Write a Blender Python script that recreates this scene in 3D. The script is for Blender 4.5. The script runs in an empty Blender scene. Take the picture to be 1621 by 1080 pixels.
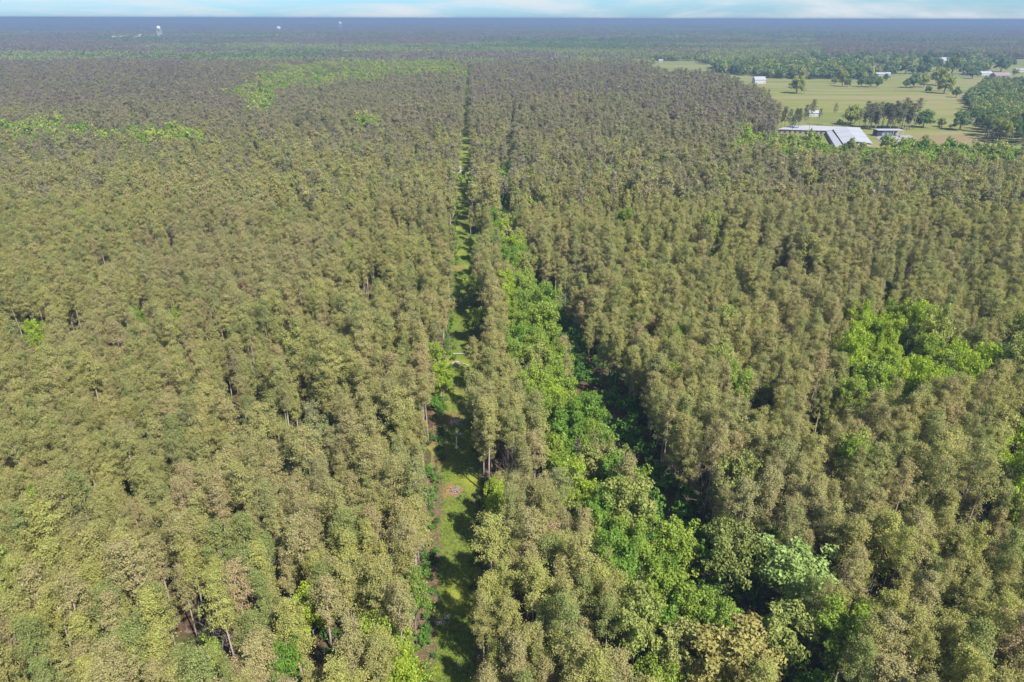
import bpy, math, random
import numpy as np
from mathutils import Matrix, Vector

scene = bpy.context.scene
R = math.radians

# ------------------------------------------------------------------ camera
CAM_H = 100.0
FPX = 1081.0                     # focal length in pixels of the 1621 px wide photograph
PITCH = R(25.30)
ROLL = R(0.13)
cam_d = bpy.data.cameras.new('camera')
cam_d.sensor_width = 36.0
cam_d.lens = 24.0
cam_d.clip_start = 1.0
cam_d.clip_end = 200000.0
cam = bpy.data.objects.new('camera', cam_d)
scene.collection.objects.link(cam)
cam.matrix_world = Matrix.Translation((0, 0, CAM_H)) @ Matrix.Rotation(R(90) - PITCH, 4, 'X') @ Matrix.Rotation(ROLL, 4, 'Z')
scene.camera = cam

# ------------------------------------------------------------------ world and sun
SUN_EL = R(50)
SUN_AZ = R(140)                  # compass style: 0 = straight ahead (+Y), 90 = to the right (+X)
world = bpy.data.worlds.new('World')
scene.world = world
world.use_nodes = True
nt = world.node_tree
nt.nodes.clear()
N = nt.nodes.new
L = nt.links.new
out = N('ShaderNodeOutputWorld')
bg = N('ShaderNodeBackground')
sky = N('ShaderNodeTexSky')
sky.sky_type = 'NISHITA'
sky.sun_disc = False
sky.sun_elevation = SUN_EL
sky.sun_rotation = SUN_AZ
sky.altitude = 0
sky.air_density = 1.0
sky.dust_density = 0.4
sky.ozone_density = 3.0
tc = N('ShaderNodeTexCoord')
sep = N('ShaderNodeSeparateXYZ'); L(tc.outputs['Generated'], sep.inputs[0])
zz = N('ShaderNodeMath'); zz.operation = 'ABSOLUTE'; L(sep.outputs[2], zz.inputs[0])
za = N('ShaderNodeMath'); za.operation = 'ADD'; L(zz.outputs[0], za.inputs[0]); za.inputs[1].default_value = 0.15
dx = N('ShaderNodeMath'); dx.operation = 'DIVIDE'; L(sep.outputs[0], dx.inputs[0]); L(za.outputs[0], dx.inputs[1])
dy = N('ShaderNodeMath'); dy.operation = 'DIVIDE'; L(sep.outputs[1], dy.inputs[0]); L(za.outputs[0], dy.inputs[1])
cmb = N('ShaderNodeCombineXYZ'); L(dx.outputs[0], cmb.inputs[0]); L(dy.outputs[0], cmb.inputs[1])
cn = N('ShaderNodeTexNoise'); cn.inputs['Scale'].default_value = 0.8; cn.inputs['Detail'].default_value = 6
cn.inputs['Roughness'].default_value = 0.55; cn.inputs['Distortion'].default_value = 0.4
L(cmb.outputs[0], cn.inputs['Vector'])
cr = N('ShaderNodeValToRGB')
cr.color_ramp.elements[0].position = 0.42; cr.color_ramp.elements[0].color = (0, 0, 0, 1)
cr.color_ramp.elements[1].position = 0.60; cr.color_ramp.elements[1].color = (0.85, 0.85, 0.85, 1)
L(cn.outputs[0], cr.inputs[0])
tint = N('ShaderNodeMix'); tint.data_type = 'RGBA'; tint.blend_type = 'MULTIPLY'; tint.inputs[0].default_value = 1.0
L(sky.outputs[0], tint.inputs[6]); tint.inputs[7].default_value = (0.26, 0.42, 0.64, 1)
mx = N('ShaderNodeMix'); mx.data_type = 'RGBA'
L(cr.outputs[0], mx.inputs[0]); L(tint.outputs[2], mx.inputs[6]); mx.inputs[7].default_value = (2.9, 3.05, 3.2, 1)
L(mx.outputs[2], bg.inputs[0]); bg.inputs[1].default_value = 0.105
L(bg.outputs[0], out.inputs['Surface'])

sun_d = bpy.data.lights.new('sun', 'SUN')
sun_d.energy = 3.8
sun_d.angle = R(0.6)
sun_d.color = (1.0, 0.955, 0.88)
sun = bpy.data.objects.new('sun', sun_d)
scene.collection.objects.link(sun)
sdir = Vector((math.sin(SUN_AZ) * math.cos(SUN_EL), math.cos(SUN_AZ) * math.cos(SUN_EL), math.sin(SUN_EL)))
sun.rotation_euler = sdir.to_track_quat('Z', 'Y').to_euler()
sun.location = (60, -40, 140)

scene.view_settings.view_transform = 'Standard'
scene.view_settings.look = 'None'
scene.view_settings.exposure = 1.43
scene.view_settings.gamma = 1.0
scene.view_settings.use_curve_mapping = False
scene.render.engine = 'CYCLES'
scene.cycles.max_bounces = 5
scene.cycles.diffuse_bounces = 3
scene.cycles.glossy_bounces = 1
scene.cycles.transmission_bounces = 3
scene.cycles.volume_bounces = 0
scene.cycles.transparent_max_bounces = 4
scene.cycles.use_denoising = True
scene.cycles.use_adaptive_sampling = False
scene.cycles.sample_clamp_indirect = 4.0
scene.cycles.pixel_filter_type = 'BLACKMAN_HARRIS'

# ------------------------------------------------------------------ helpers
CP, SP = math.cos(PITCH), math.sin(PITCH)

def gp(px, py, z=0.0):
    """the ground point (at height z) that the photograph shows at pixel px, py"""
    u = (px - 810.5) / FPX; v = -(py - 540) / FPX
    t = (z - CAM_H) / (-SP + v * CP)
    return (u * t, (CP + v * SP) * t)

def project(x, y, z):
    """photograph pixel of world points (arrays)"""
    x, y, z = np.broadcast_arrays(np.asarray(x, float), np.asarray(y, float), np.asarray(z, float) - CAM_H)
    dep = y * CP - z * SP
    up = y * SP + z * CP
    dep = np.maximum(dep, 1e-3)
    return 810.5 + FPX * x / dep, 540 - FPX * up / dep, dep

def GP(pts, z=0.0):
    return np.array([gp(a, b, z) for a, b in pts])

def inside(x, y, poly):
    x = np.asarray(x, float); y = np.asarray(y, float)
    res = np.zeros(x.shape, bool)
    n = len(poly)
    for i in range(n):
        x1, y1 = poly[i]; x2, y2 = poly[(i + 1) % n]
        c = ((y1 > y) != (y2 > y))
        if y2 != y1:
            c &= x < (x2 - x1) * (y - y1) / (y2 - y1) + x1
            res ^= c
    return res

def line_dist(x, y, pl):
    best = np.full(np.shape(x), 1e9)
    for i in range(len(pl) - 1):
        ax, ay = pl[i]; bx, by = pl[i + 1]
        dx, dy = bx - ax, by - ay
        t = np.clip(((x - ax) * dx + (y - ay) * dy) / (dx * dx + dy * dy), 0, 1)
        best = np.minimum(best, np.hypot(x - ax - t * dx, y - ay - t * dy))
    return best

_perm = np.random.RandomState(5).rand(257, 257)
def vnoise(x, y, s):
    """smooth value noise 0..1, feature size s"""
    x = np.asarray(x, float) / s + 1000.3; y = np.asarray(y, float) / s + 1000.7
    xi = np.floor(x).astype(int); yi = np.floor(y).astype(int)
    fx = x - xi; fy = y - yi
    fx = fx * fx * (3 - 2 * fx); fy = fy * fy * (3 - 2 * fy)
    g = lambda a, b: _perm[a % 257, b % 257]
    return (g(xi, yi) * (1 - fx) + g(xi + 1, yi) * fx) * (1 - fy) + (g(xi, yi + 1) * (1 - fx) + g(xi + 1, yi + 1) * fx) * fy

def fnoise(x, y, s):
    return (vnoise(x, y, s) * 0.55 + vnoise(y + 31.7 * s, x, s * 0.5) * 0.3 + vnoise(x + 11 * s, y, s * 0.23) * 0.15)

def link(o, parent=None):
    scene.collection.objects.link(o)
    if parent is not None:
        o.parent = parent
    return o

def tag(o, label=None, cat=None, group=None, kind=None):
    if label: o['label'] = label
    if cat: o['category'] = cat
    if group: o['group'] = group
    if kind: o['kind'] = kind
    return o

def empty(name, loc, rz=0.0):
    o = bpy.data.objects.new(name, None)
    o.empty_display_size = 0.5
    o.location = loc; o.rotation_euler = (0, 0, rz)
    return link(o)

def tri_mesh(name, V, F, mats, mi=None, attrs=None, quads=False):
    """mesh from an (n,3) vertex array and an (m,3 or 4) face array"""
    k = F.shape[1]
    me = bpy.data.meshes.new(name)
    me.vertices.add(len(V)); me.vertices.foreach_set('co', np.asarray(V, np.float32).ravel())
    me.loops.add(F.size); me.loops.foreach_set('vertex_index', np.asarray(F, np.int32).ravel())
    me.polygons.add(len(F))
    me.polygons.foreach_set('loop_start', np.arange(0, F.size, k, dtype=np.int32))
    me.polygons.foreach_set('loop_total', np.full(len(F), k, np.int32))
    for m in mats: me.materials.append(m)
    if mi is not None: me.polygons.foreach_set('material_index', np.asarray(mi, np.int32))
    for nm, arr in (attrs or {}).items():
        a = me.attributes.new(nm, 'FLOAT', 'FACE'); a.data.foreach_set('value', np.asarray(arr, np.float32))
    me.update(calc_edges=True)
    return me

class MB:
    """collects boxes, tubes, polygons; build() links them as one mesh object"""
    def __init__(self): self.v = []; self.f = []
    def poly(self, pts):
        n = len(self.v); self.v += [tuple(p) for p in pts]; self.f.append(tuple(range(n, n + len(pts)))); return self
    def box(self, x0, x1, y0, y1, z0, z1):
        n = len(self.v)
        self.v += [(x0, y0, z0), (x1, y0, z0), (x1, y1, z0), (x0, y1, z0), (x0, y0, z1), (x1, y0, z1), (x1, y1, z1), (x0, y1, z1)]
        self.f += [tuple(n + i for i in q) for q in ((0, 3, 2, 1), (4, 5, 6, 7), (0, 1, 5, 4), (1, 2, 6, 5), (2, 3, 7, 6), (3, 0, 4, 7))]
        return self
    def tube(self, pts, rad, k=6):
        pts = [Vector(p) for p in pts]; n0 = len(self.v)
        for i, p in enumerate(pts):
            d = (pts[min(i + 1, len(pts) - 1)] - pts[max(i - 1, 0)]).normalized()
            a = d.cross(Vector((0.31, 0.95, 0.1))).normalized(); b = d.cross(a)
            r = rad[i] if isinstance(rad, (list, tuple)) else rad
            for j in range(k):
                t = 2 * math.pi * j / k
                self.v.append(tuple(p + a * math.cos(t) * r + b * math.sin(t) * r))
        for i in range(len(pts) - 1):
            for j in range(k):
                a0 = n0 + i * k + j; a1 = n0 + i * k + (j + 1) % k
                self.f.append((a0, a1, a1 + k, a0 + k))
        self.f.append(tuple(n0 + j for j in range(k))[::-1])
        self.f.append(tuple(n0 + (len(pts) - 1) * k + j for j in range(k)))
        return self
    def lathe(self, prof, k=16, c=(0, 0)):
        n0 = len(self.v)
        for r, z in prof:
            for j in range(k):
                t = 2 * math.pi * j / k; self.v.append((c[0] + r * math.cos(t), c[1] + r * math.sin(t), z))
        for i in range(len(prof) - 1):
            for j in range(k):
                a0 = n0 + i * k + j; a1 = n0 + i * k + (j + 1) % k
                self.f.append((a0, a1, a1 + k, a0 + k))
        return self
    def mesh(self, name, mat):
        me = bpy.data.meshes.new(name); me.from_pydata(self.v, [], self.f); me.materials.append(mat); me.update()
        return me
    def build(self, name, mat, parent=None, loc=None):
        o = bpy.data.objects.new(name, self.mesh(name, mat))
        if loc: o.location = loc
        return link(o, parent)

# ------------------------------------------------------------------ materials
def new_mat(name):
    m = bpy.data.materials.new(name); m.use_nodes = True; m.node_tree.nodes.clear(); return m

def mix_rgb(nt, a, b, fac, mode='MIX'):
    n = nt.nodes.new('ShaderNodeMix'); n.data_type = 'RGBA'; n.blend_type = mode
    for sock, val in ((n.inputs[0], fac), (n.inputs[6], a), (n.inputs[7], b)):
        if isinstance(val, (int, float)): sock.default_value = val
        elif isinstance(val, tuple): sock.default_value = (*val, 1) if len(val) == 3 else val
        else: nt.links.new(val, sock)
    return n.outputs[2]

def ramp(nt, fac, stops, interp='LINEAR'):
    n = nt.nodes.new('ShaderNodeValToRGB'); cr = n.color_ramp; cr.interpolation = interp
    while len(cr.elements) > 1: cr.elements.remove(cr.elements[-1])
    cr.elements[0].position = stops[0][0]; cr.elements[0].color = (*stops[0][1], 1)
    for p, c in stops[1:]:
        e = cr.elements.new(p); e.color = (*c, 1)
    nt.links.new(fac, n.inputs[0])
    return n.outputs[0]

def noise(nt, vec, scale, detail=3, rough=0.5, dist=0.0):
    n = nt.nodes.new('ShaderNodeTexNoise'); n.inputs['Scale'].default_value = scale
    n.inputs['Detail'].default_value = detail; n.inputs['Roughness'].default_value = rough; n.inputs['Distortion'].default_value = dist
    if vec is not None: nt.links.new(vec, n.inputs['Vector'])
    return n.outputs[0]

def math_n(nt, op, a, b=None):
    n = nt.nodes.new('ShaderNodeMath'); n.operation = op
    for i, v in enumerate((a, b)):
        if v is None: continue
        if isinstance(v, (int, float)): n.inputs[i].default_value = v
        else: nt.links.new(v, n.inputs[i])
    return n.outputs[0]

def foliage_mat(name, stops, patch=None, trans=0.3, leaf=(1.35, 2.35), patch_scale=0.011, patch_lo=0.5, patch_hi=0.66):
    """stops: colours picked per tree; patch: colour that whole patches of the wood lean to"""
    m = new_mat(name); nt = m.node_tree
    oi = nt.nodes.new('ShaderNodeObjectInfo')
    tone = nt.nodes.new('ShaderNodeAttribute'); tone.attribute_name = 'tone'
    lf = nt.nodes.new('ShaderNodeAttribute'); lf.attribute_name = 'leaf'
    geo = nt.nodes.new('ShaderNodeNewGeometry')
    t = math_n(nt, 'FRACT', math_n(nt, 'ADD', oi.outputs['Random'], tone.outputs['Fac']))
    col = ramp(nt, t, stops)
    if patch:
        pn = noise(nt, geo.outputs['Position'], patch_scale, 3, 0.6)
        f = ramp(nt, pn, [(patch_lo, (0, 0, 0)), (patch_hi, (0.45, 0.45, 0.45))])
        col = mix_rgb(nt, col, patch, f)
    # leaf to leaf value and a small hue wander inside the crown
    hsv = nt.nodes.new('ShaderNodeHueSaturation')
    mr = nt.nodes.new('ShaderNodeMapRange'); nt.links.new(lf.outputs['Fac'], mr.inputs[0])
    mr.inputs[3].default_value = leaf[0]; mr.inputs[4].default_value = leaf[1]
    nt.links.new(mr.outputs[0], hsv.inputs['Value'])
    cl = noise(nt, geo.outputs['Position'], 0.45, 2, 0.5)
    mh = nt.nodes.new('ShaderNodeMapRange'); nt.links.new(cl, mh.inputs[0])
    mh.inputs[1].default_value = 0.25; mh.inputs[2].default_value = 0.75; mh.inputs[3].default_value = 0.485; mh.inputs[4].default_value = 0.512
    nt.links.new(mh.outputs[0], hsv.inputs['Hue'])
    nt.links.new(col, hsv.inputs['Color'])
    d = nt.nodes.new('ShaderNodeBsdfDiffuse'); nt.links.new(hsv.outputs[0], d.inputs[0])
    tr = nt.nodes.new('ShaderNodeBsdfTranslucent')
    warm = mix_rgb(nt, hsv.outputs[0], (0.95, 1.15, 0.45), 1.0, 'MULTIPLY')
    nt.links.new(warm, tr.inputs[0])
    ms = nt.nodes.new('ShaderNodeMixShader'); ms.inputs[0].default_value = trans
    nt.links.new(d.outputs[0], ms.inputs[1]); nt.links.new(tr.outputs[0], ms.inputs[2])
    o = nt.nodes.new('ShaderNodeOutputMaterial'); nt.links.new(ms.outputs[0], o.inputs[0])
    return m

def plain(name, col, rough=0.8, var=0.15, scale=1.5, metal=0.0):
    m = new_mat(name); nt = m.node_tree
    geo = nt.nodes.new('ShaderNodeNewGeometry')
    n = noise(nt, geo.outputs['Position'], scale, 4, 0.6)
    c = mix_rgb(nt, tuple(k * (1 - var) for k in col), tuple(min(1, k * (1 + var)) for k in col), n)
    b = nt.nodes.new('ShaderNodeBsdfPrincipled'); nt.links.new(c, b.inputs['Base Color'])
    b.inputs['Roughness'].default_value = rough; b.inputs['Metallic'].default_value = metal
    o = nt.nodes.new('ShaderNodeOutputMaterial'); nt.links.new(b.outputs[0], o.inputs[0])
    return m

PINE_STOPS = [(0.0, (.175, .166, .062)), (.2, (.195, .180, .068)), (.36, (.150, .156, .058)), (.5, (.204, .172, .080)),
              (.64, (.156, .162, .060)), (.78, (.208, .195, .070)), (.88, (.194, .158, .080)), (.95, (.128, .144, .054)), (1, (.175, .166, .062))]
PINE_DARK = [(0.0, (.140, .132, .072)), (.25, (.162, .145, .084)), (.5, (.124, .124, .064)), (.75, (.164, .142, .090)), (1, (.140, .132, .072))]
M_pine = foliage_mat('pine_needles', PINE_STOPS, patch=(.178, .155, .092), trans=.42)
M_pined = foliage_mat('pine_needles_dull', PINE_DARK, patch=(.140, .115, .090), trans=.38)
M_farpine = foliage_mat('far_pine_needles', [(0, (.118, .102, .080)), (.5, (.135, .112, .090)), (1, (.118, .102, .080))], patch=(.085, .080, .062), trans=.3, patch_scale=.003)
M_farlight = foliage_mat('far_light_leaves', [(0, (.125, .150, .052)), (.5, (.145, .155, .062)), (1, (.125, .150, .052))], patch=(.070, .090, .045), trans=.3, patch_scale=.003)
M_broad = foliage_mat('spring_leaves', [(0, (.150, .205, .034)), (.3, (.195, .245, .042)), (.55, (.095, .175, .028)), (.8, (.200, .250, .052)), (1, (.150, .205, .034))],
                      trans=.38, leaf=(1.0, 1.85))
M_pale = foliage_mat('pale_leaves', [(0, (.175, .235, .072)), (.5, (.195, .250, .080)), (1, (.175, .235, .072))], trans=.3, leaf=(1.0, 1.8))
M_oak = foliage_mat('dark_leaves', [(0, (.060, .095, .030)), (.35, (.085, .120, .038)), (.6, (.048, .080, .030)), (.85, (.100, .125, .045)), (1, (.060, .095, .030))], trans=.25)
M_mixed = foliage_mat('mixed_leaves', [(0, (.135, .155, .042)), (.3, (.168, .182, .048)), (.55, (.112, .132, .038)), (.8, (.175, .168, .060)), (1, (.135, .155, .042))], trans=.28)
M_orange = foliage_mat('orange_tinged_leaves', [(0, (.170, .140, .046)), (.5, (.140, .140, .044)), (1, (.170, .140, .046))], trans=.25)
M_rust = foliage_mat('rusty_needles', [(0, (.180, .135, .072)), (.5, (.165, .130, .068)), (1, (.180, .135, .072))], trans=.2)
M_twig = foliage_mat('bare_twigs', [(0, (.200, .160, .135)), (.5, (.165, .125, .110)), (1, (.200, .160, .135))], trans=.0)
M_bush = foliage_mat('understorey_leaves', [(0, (.055, .120, .020)), (.3, (.090, .165, .028)), (.6, (.045, .085, .020)), (1, (.055, .120, .020))], trans=.35)

M_bark = plain('pine_bark', (.34, .265, .215), .9, .3, 2.0)
M_greybark = plain('grey_bark', (.22, .185, .150), .9, .3, 2.0)
M_deadwood = plain('dead_wood', (.24, .21, .20), .9, .2, 3.0)
M_wbranch = plain('bleached_wood', (.50, .47, .46), .9, .2, 3.0)

# ------------------------------------------------------------------ tree geometry
def leaves_at(rs, P, out, size, jit, up=0.35, flat=0.75):
    """one triangle per centre in P, facing roughly outwards"""
    n = len(P)
    nrm = out * flat + rs.normal(size=(n, 3)) * 0.6 + np.array([0, 0, up])
    nrm /= np.linalg.norm(nrm, axis=1)[:, None]
    t = rs.normal(size=(n, 3)); t -= (t * nrm).sum(1)[:, None] * nrm; t /= np.linalg.norm(t, axis=1)[:, None]
    b = np.cross(nrm, t)
    s = (size * rs.uniform(1 - jit, 1 + jit, n))[:, None]
    V = np.empty((n, 3, 3))
    V[:, 0] = P + t * s; V[:, 1] = P - t * s * .55 + b * s * .62; V[:, 2] = P - t * s * .55 - b * s * .62
    F = np.arange(n * 3).reshape(n, 3)
    return V.reshape(-1, 3), F

def pine_crown(seed, H=20.0, base=0.42, Rm=2.9, nb=54, tufts=7, per=9, size=.30, spread=.27, lean=.0):
    rs = np.random.RandomState(seed)
    u = np.sort(rs.uniform(0, 1, nb)) ** 0.9
    prof = np.where(u < .25, .62 + 1.5 * u, 1.0) * np.sqrt(np.clip(1 - ((u - .20) / .82).clip(0) ** 1.35, 0.015, 1))
    ang = np.arange(nb) * 2.399 + rs.uniform(-.5, .5, nb)
    lobes = 1 + .28 * np.sin(ang * 2 + rs.uniform(0, 6)) + .16 * np.sin(ang * 3 + rs.uniform(0, 6))
    ln = Rm * prof * lobes * rs.uniform(.4, 1.4, nb)
    z0 = H * (base + (1 - base) * u)
    P = []; O = []
    for i in range(nb):
        k = max(2, int(round(tufts * (.35 + .65 * ln[i] / Rm))))
        t = rs.uniform(.30, 1.0, k) ** .7
        dirv = np.array([math.cos(ang[i]), math.sin(ang[i]), .0])
        side = np.array([-dirv[1], dirv[0], 0])
        c = dirv * (t * ln[i])[:, None] + side * rs.normal(0, .16 * ln[i] + .05, k)[:, None] * t[:, None]
        c[:, 2] = z0[i] + t * ln[i] * (.62 - .35 * (1 - u[i])) + rs.normal(0, .12, k)
        for q in c:
            p = q + rs.normal(size=(per, 3)) * spread
            P.append(p); o = p - np.array([0, 0, z0[i] - .6]); O.append(o / np.linalg.norm(o, axis=1)[:, None])
    P = np.concatenate(P); O = np.concatenate(O)
    return leaves_at(rs, P, O, size, .35)

def broad_crown(seed, H=15.0, base=.30, Rx=4.2, Rz=None, lobes=24, per=230, size=.36):
    """limbs fan out from the stem, each carrying a ragged spray of leafy twigs"""
    rs = np.random.RandomState(seed)
    zc = H * (base + (1 - base) * .50); Rz = Rz or H * (1 - base) * .5
    total = int(lobes * per); nl = 13 if lobes > 15 else 8
    sub = 7 if lobes > 15 else 4
    P = []; O = []; n = max(3, total // (nl * sub))
    dirs = []
    for i in range(nl):
        z = 1 - 1.55 * (i + .5) / nl; a = i * 2.399 + rs.uniform(-.4, .4); r = math.sqrt(max(0, 1 - z * z))
        dirs.append(np.array([r * math.cos(a), r * math.sin(a), z + rs.uniform(-.12, .12)]))
    for d in dirs:
        reach = rs.uniform(.70, 1.12)
        for j in range(sub):
            q = reach * (.42 + .58 * (j + rs.uniform(0, .8)) / sub)
            c = np.array([d[0] * Rx, d[1] * Rx, d[2] * Rz]) * q + rs.normal(size=3) * Rx * .15
            r = Rx * rs.uniform(.13, .27)
            v = rs.normal(size=(n, 3)); v[:, 2] += .3; v /= np.linalg.norm(v, axis=1)[:, None]
            p = c + v * r * (rs.uniform(.25, 1.35, n) ** .7)[:, None] * np.array([1.1, 1.1, .8])
            p[:, 2] += zc
            P.append(p); o = v + d * .6; O.append(o / np.linalg.norm(o, axis=1)[:, None])
    P = np.concatenate(P); O = np.concatenate(O)
    return leaves_at(rs, P, O, size, .45, up=.25)

def trunk_mb(seed, H, r, base, limbs=0, limb_len=2.5, crook=.25):
    rd = random.Random(seed); mb = MB()
    pts = []; n = 6
    for i in range(n):
        t = i / (n - 1)
        pts.append((rd.uniform(-crook, crook) * t, rd.uniform(-crook, crook) * t, H * .94 * t))
    mb.tube(pts, [r * (1.15 - 1.0 * i / (n - 1)) + .02 for i in range(n)], 6)
    for k in range(limbs):
        t = base + (1 - base) * (k + .5) / limbs * .8
        a = k * 2.4 + rd.uniform(-.5, .5); l = limb_len * (1.15 - t) * rd.uniform(.8, 1.2)
        z = H * t; p0 = Vector((0, 0, z - .3)); p1 = Vector((math.cos(a) * l * .5, math.sin(a) * l * .5, z + l * .35))
        p2 = Vector((math.cos(a + .2) * l, math.sin(a + .2) * l, z + l * .75))
        mb.tube([p0, p1, p2], [r * .42, r * .26, r * .08], 4)
    return mb

def bare_mb(seed, H=15.0, r=.2, spread=1.0, depth=4):
    """leafless tree: forking limbs down to twigs"""
    rd = random.Random(seed); mb = MB()
    def grow(p, d, l, rr, k):
        q = p + d * l
        mb.tube([p, (p + q) / 2 + Vector((rd.uniform(-.1, .1), rd.uniform(-.1, .1), 0)) * l, q], [rr, rr * .8, rr * .6], 4 if k < 2 else 3)
        if k >= depth: return
        for j in range(3 if k > 0 else 4):
            a = Vector((rd.gauss(0, 1), rd.gauss(0, 1), rd.gauss(.25, .5))).normalized()
            grow(q if j else p + (q - p) * rd.uniform(.6, .95), (d * .75 + a * .75 * spread).normalized(), l * rd.uniform(.55, .78), max(rr * .58, .02), k + 1)
    grow(Vector((0, 0, 0)), Vector((0, 0, 1)), H * .42, r, 0)
    return mb

def mb_arrays(mb):
    """triangulated arrays of an MB"""
    F = []
    for f in mb.f:
        for i in range(1, len(f) - 1): F.append((f[0], f[i], f[i + 1]))
    return np.array(mb.v, float), np.array(F, int)

def joined(name, crown, trunk, mats, rs, tone=None):
    V1, F1 = crown
    if trunk is None:
        leaf = rs.rand(len(F1)); t = np.zeros(len(F1)) if tone is None else tone
        return tri_mesh(name, V1, F1, mats[:1], None, {'leaf': leaf, 'tone': t})
    V2, F2 = trunk
    V = np.concatenate([V1, V2]); F = np.concatenate([F1, F2 + len(V1)])
    leaf = rs.rand(len(F)); t = np.zeros(len(F)) if tone is None else np.concatenate([tone, np.zeros(len(F2))])
    mi = np.concatenate([np.zeros(len(F1), int), np.ones(len(F2), int)])
    return tri_mesh(name, V, F, mats, mi, {'leaf': leaf, 'tone': t})

src = bpy.data.collections.new('tree_sources')      # only feeds the instancing of the masses
SRC = {}
_n = [0]
def add_source(kind, me):
    o = bpy.data.objects.new('%03d_%s' % (_n[0], kind), me); src.objects.link(o)
    SRC.setdefault(kind, []).append(_n[0]); _n[0] += 1

rs0 = np.random.RandomState(3)
PINES = []      # (crown mesh, trunk mesh)
specs = [(20, .36, 2.1), (22.5, .60, 2.5), (17.5, .32, 1.9), (24, .62, 2.4), (20, .42, 2.7), (16, .30, 1.7), (21, .36, 2.8), (19.5, .42, 2.0)]
for k, (h, b, r) in enumerate(specs):
    cr_ = pine_crown(20 + k, h, b, r, nb=int(78 * (1 - b) / .62), tufts=7, per=20, size=.135)
    tr_ = mb_arrays(trunk_mb(70 + k, h, .19, b, 7, 3.0))
    PINES.append((tri_mesh('pine_crown', cr_[0], cr_[1], [M_pine], None, {'leaf': rs0.rand(len(cr_[1])), 'tone': np.zeros(len(cr_[1]))}),
                  tri_mesh('pine_trunk', tr_[0], tr_[1], [M_bark])))
    add_source('pine', joined('pine', cr_, tr_, [M_pine, M_bark], rs0))
for k, (h, b, r) in enumerate(specs[:6]):
    cr_ = pine_crown(40 + k, h, b, r * 1.04, nb=44, tufts=5, per=8, size=.31, spread=.34)
    tr_ = mb_arrays(trunk_mb(90 + k, h, .2, b, 0))
    add_source('pine_mid', joined('pine', cr_, tr_, [M_pine, M_bark], rs0))
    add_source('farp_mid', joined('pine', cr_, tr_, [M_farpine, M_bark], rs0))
    add_source('pined_mid', joined('pine', cr_, tr_, [M_pined, M_bark], rs0))
BROADS = []
bspecs = [(14, .22, 4.0, 4.9), (15, .25, 4.4, 5.2), (12, .18, 3.6, 4.3), (16, .25, 4.2, 6.0), (13, .2, 4.6, 4.8)]
for k, (h, b, r, rz) in enumerate(bspecs):
    cr_ = broad_crown(120 + k, h, b, r, rz, 26, 300, .235)
    tr_ = mb_arrays(trunk_mb(140 + k, h * .85, .24, b, 8, 5.0, .5))
    BROADS.append((cr_, tri_mesh('broadleaf_trunk', tr_[0], tr_[1], [M_greybark])))
    add_source('broad', joined('broadleaf', cr_, tr_, [M_broad, M_greybark], rs0))
for k, (h, b, r, rz) in enumerate(bspecs):
    cr_ = broad_crown(160 + k, h, b, r, rz, 20, 60, .52)
    tr_ = mb_arrays(trunk_mb(180 + k, h * .85, .26, b, 0))
    add_source('broad_mid', joined('broadleaf', cr_, tr_, [M_broad, M_greybark], rs0))
    add_source('mixed_mid', joined('broadleaf', cr_, tr_, [M_mixed, M_greybark], rs0))
    add_source('oak_mid', joined('broadleaf', cr_, tr_, [M_oak, M_greybark], rs0))
BARES = []
for k in range(3):
    mb = bare_mb(200 + k, 15, .15, 1.0, 5); va, fa = mb_arrays(mb)
    BARES.append(tri_mesh('bare_branches', va, fa, [M_twig], None, {'leaf': rs0.rand(len(fa)), 'tone': np.zeros(len(fa))}))
    add_source('bare', BARES[-1])
for k in range(4):
    cr_ = broad_crown(260 + k, 8.6, .0, 4.2, 4.1, 18, 42, .72)
    add_source('lowoak', joined('tree', cr_, None, [M_oak], rs0)); add_source('lowmixed', joined('tree', cr_, None, [M_mixed], rs0)); add_source('lowbroad', joined('tree', cr_, None, [M_broad], rs0))
for k in range(4):
    cr_ = broad_crown(220 + k, 3.4, .0, 1.7, 1.8, 9, 80, .19)
    add_source('bush', joined('bush', cr_, None, [M_bush], rs0))

def clump(seed, kind, n=13, side=34.0, mats=None, h=19.0):
    """a group of far trees in one mesh, for the woods beyond a kilometre and a half"""
    rs = np.random.RandomState(seed); Vs = []; Fs = []; T = []; off = 0
    for i in range(n):
        x, y = rs.uniform(-side / 2, side / 2, 2); hh = h * rs.uniform(.78, 1.12)
        if kind == 'pine': V, F = pine_crown(seed * 50 + i, hh, .3, 4.4, nb=12, tufts=3, per=3, size=1.25, spread=.7)
        else: V, F = broad_crown(seed * 50 + i, hh, .15, 5.6, None, 9, 10, 1.6)
        Vs.append(V + np.array([x, y, 0])); Fs.append(F + off); off += len(V); T.append(np.full(len(F), rs.rand()))
    F = np.concatenate(Fs)
    return tri_mesh('clump', np.concatenate(Vs), F, mats, None, {'leaf': rs.rand(len(F)), 'tone': np.concatenate(T)})
for k in range(3):
    add_source('clump_pine', clump(11 + k, 'pine', mats=[M_farpine]))
    add_source('clump_broad', clump(21 + k, 'broad', mats=[M_farlight], h=17))
    add_source('clump_oak', clump(31 + k, 'broad', mats=[M_oak], h=17))

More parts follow.
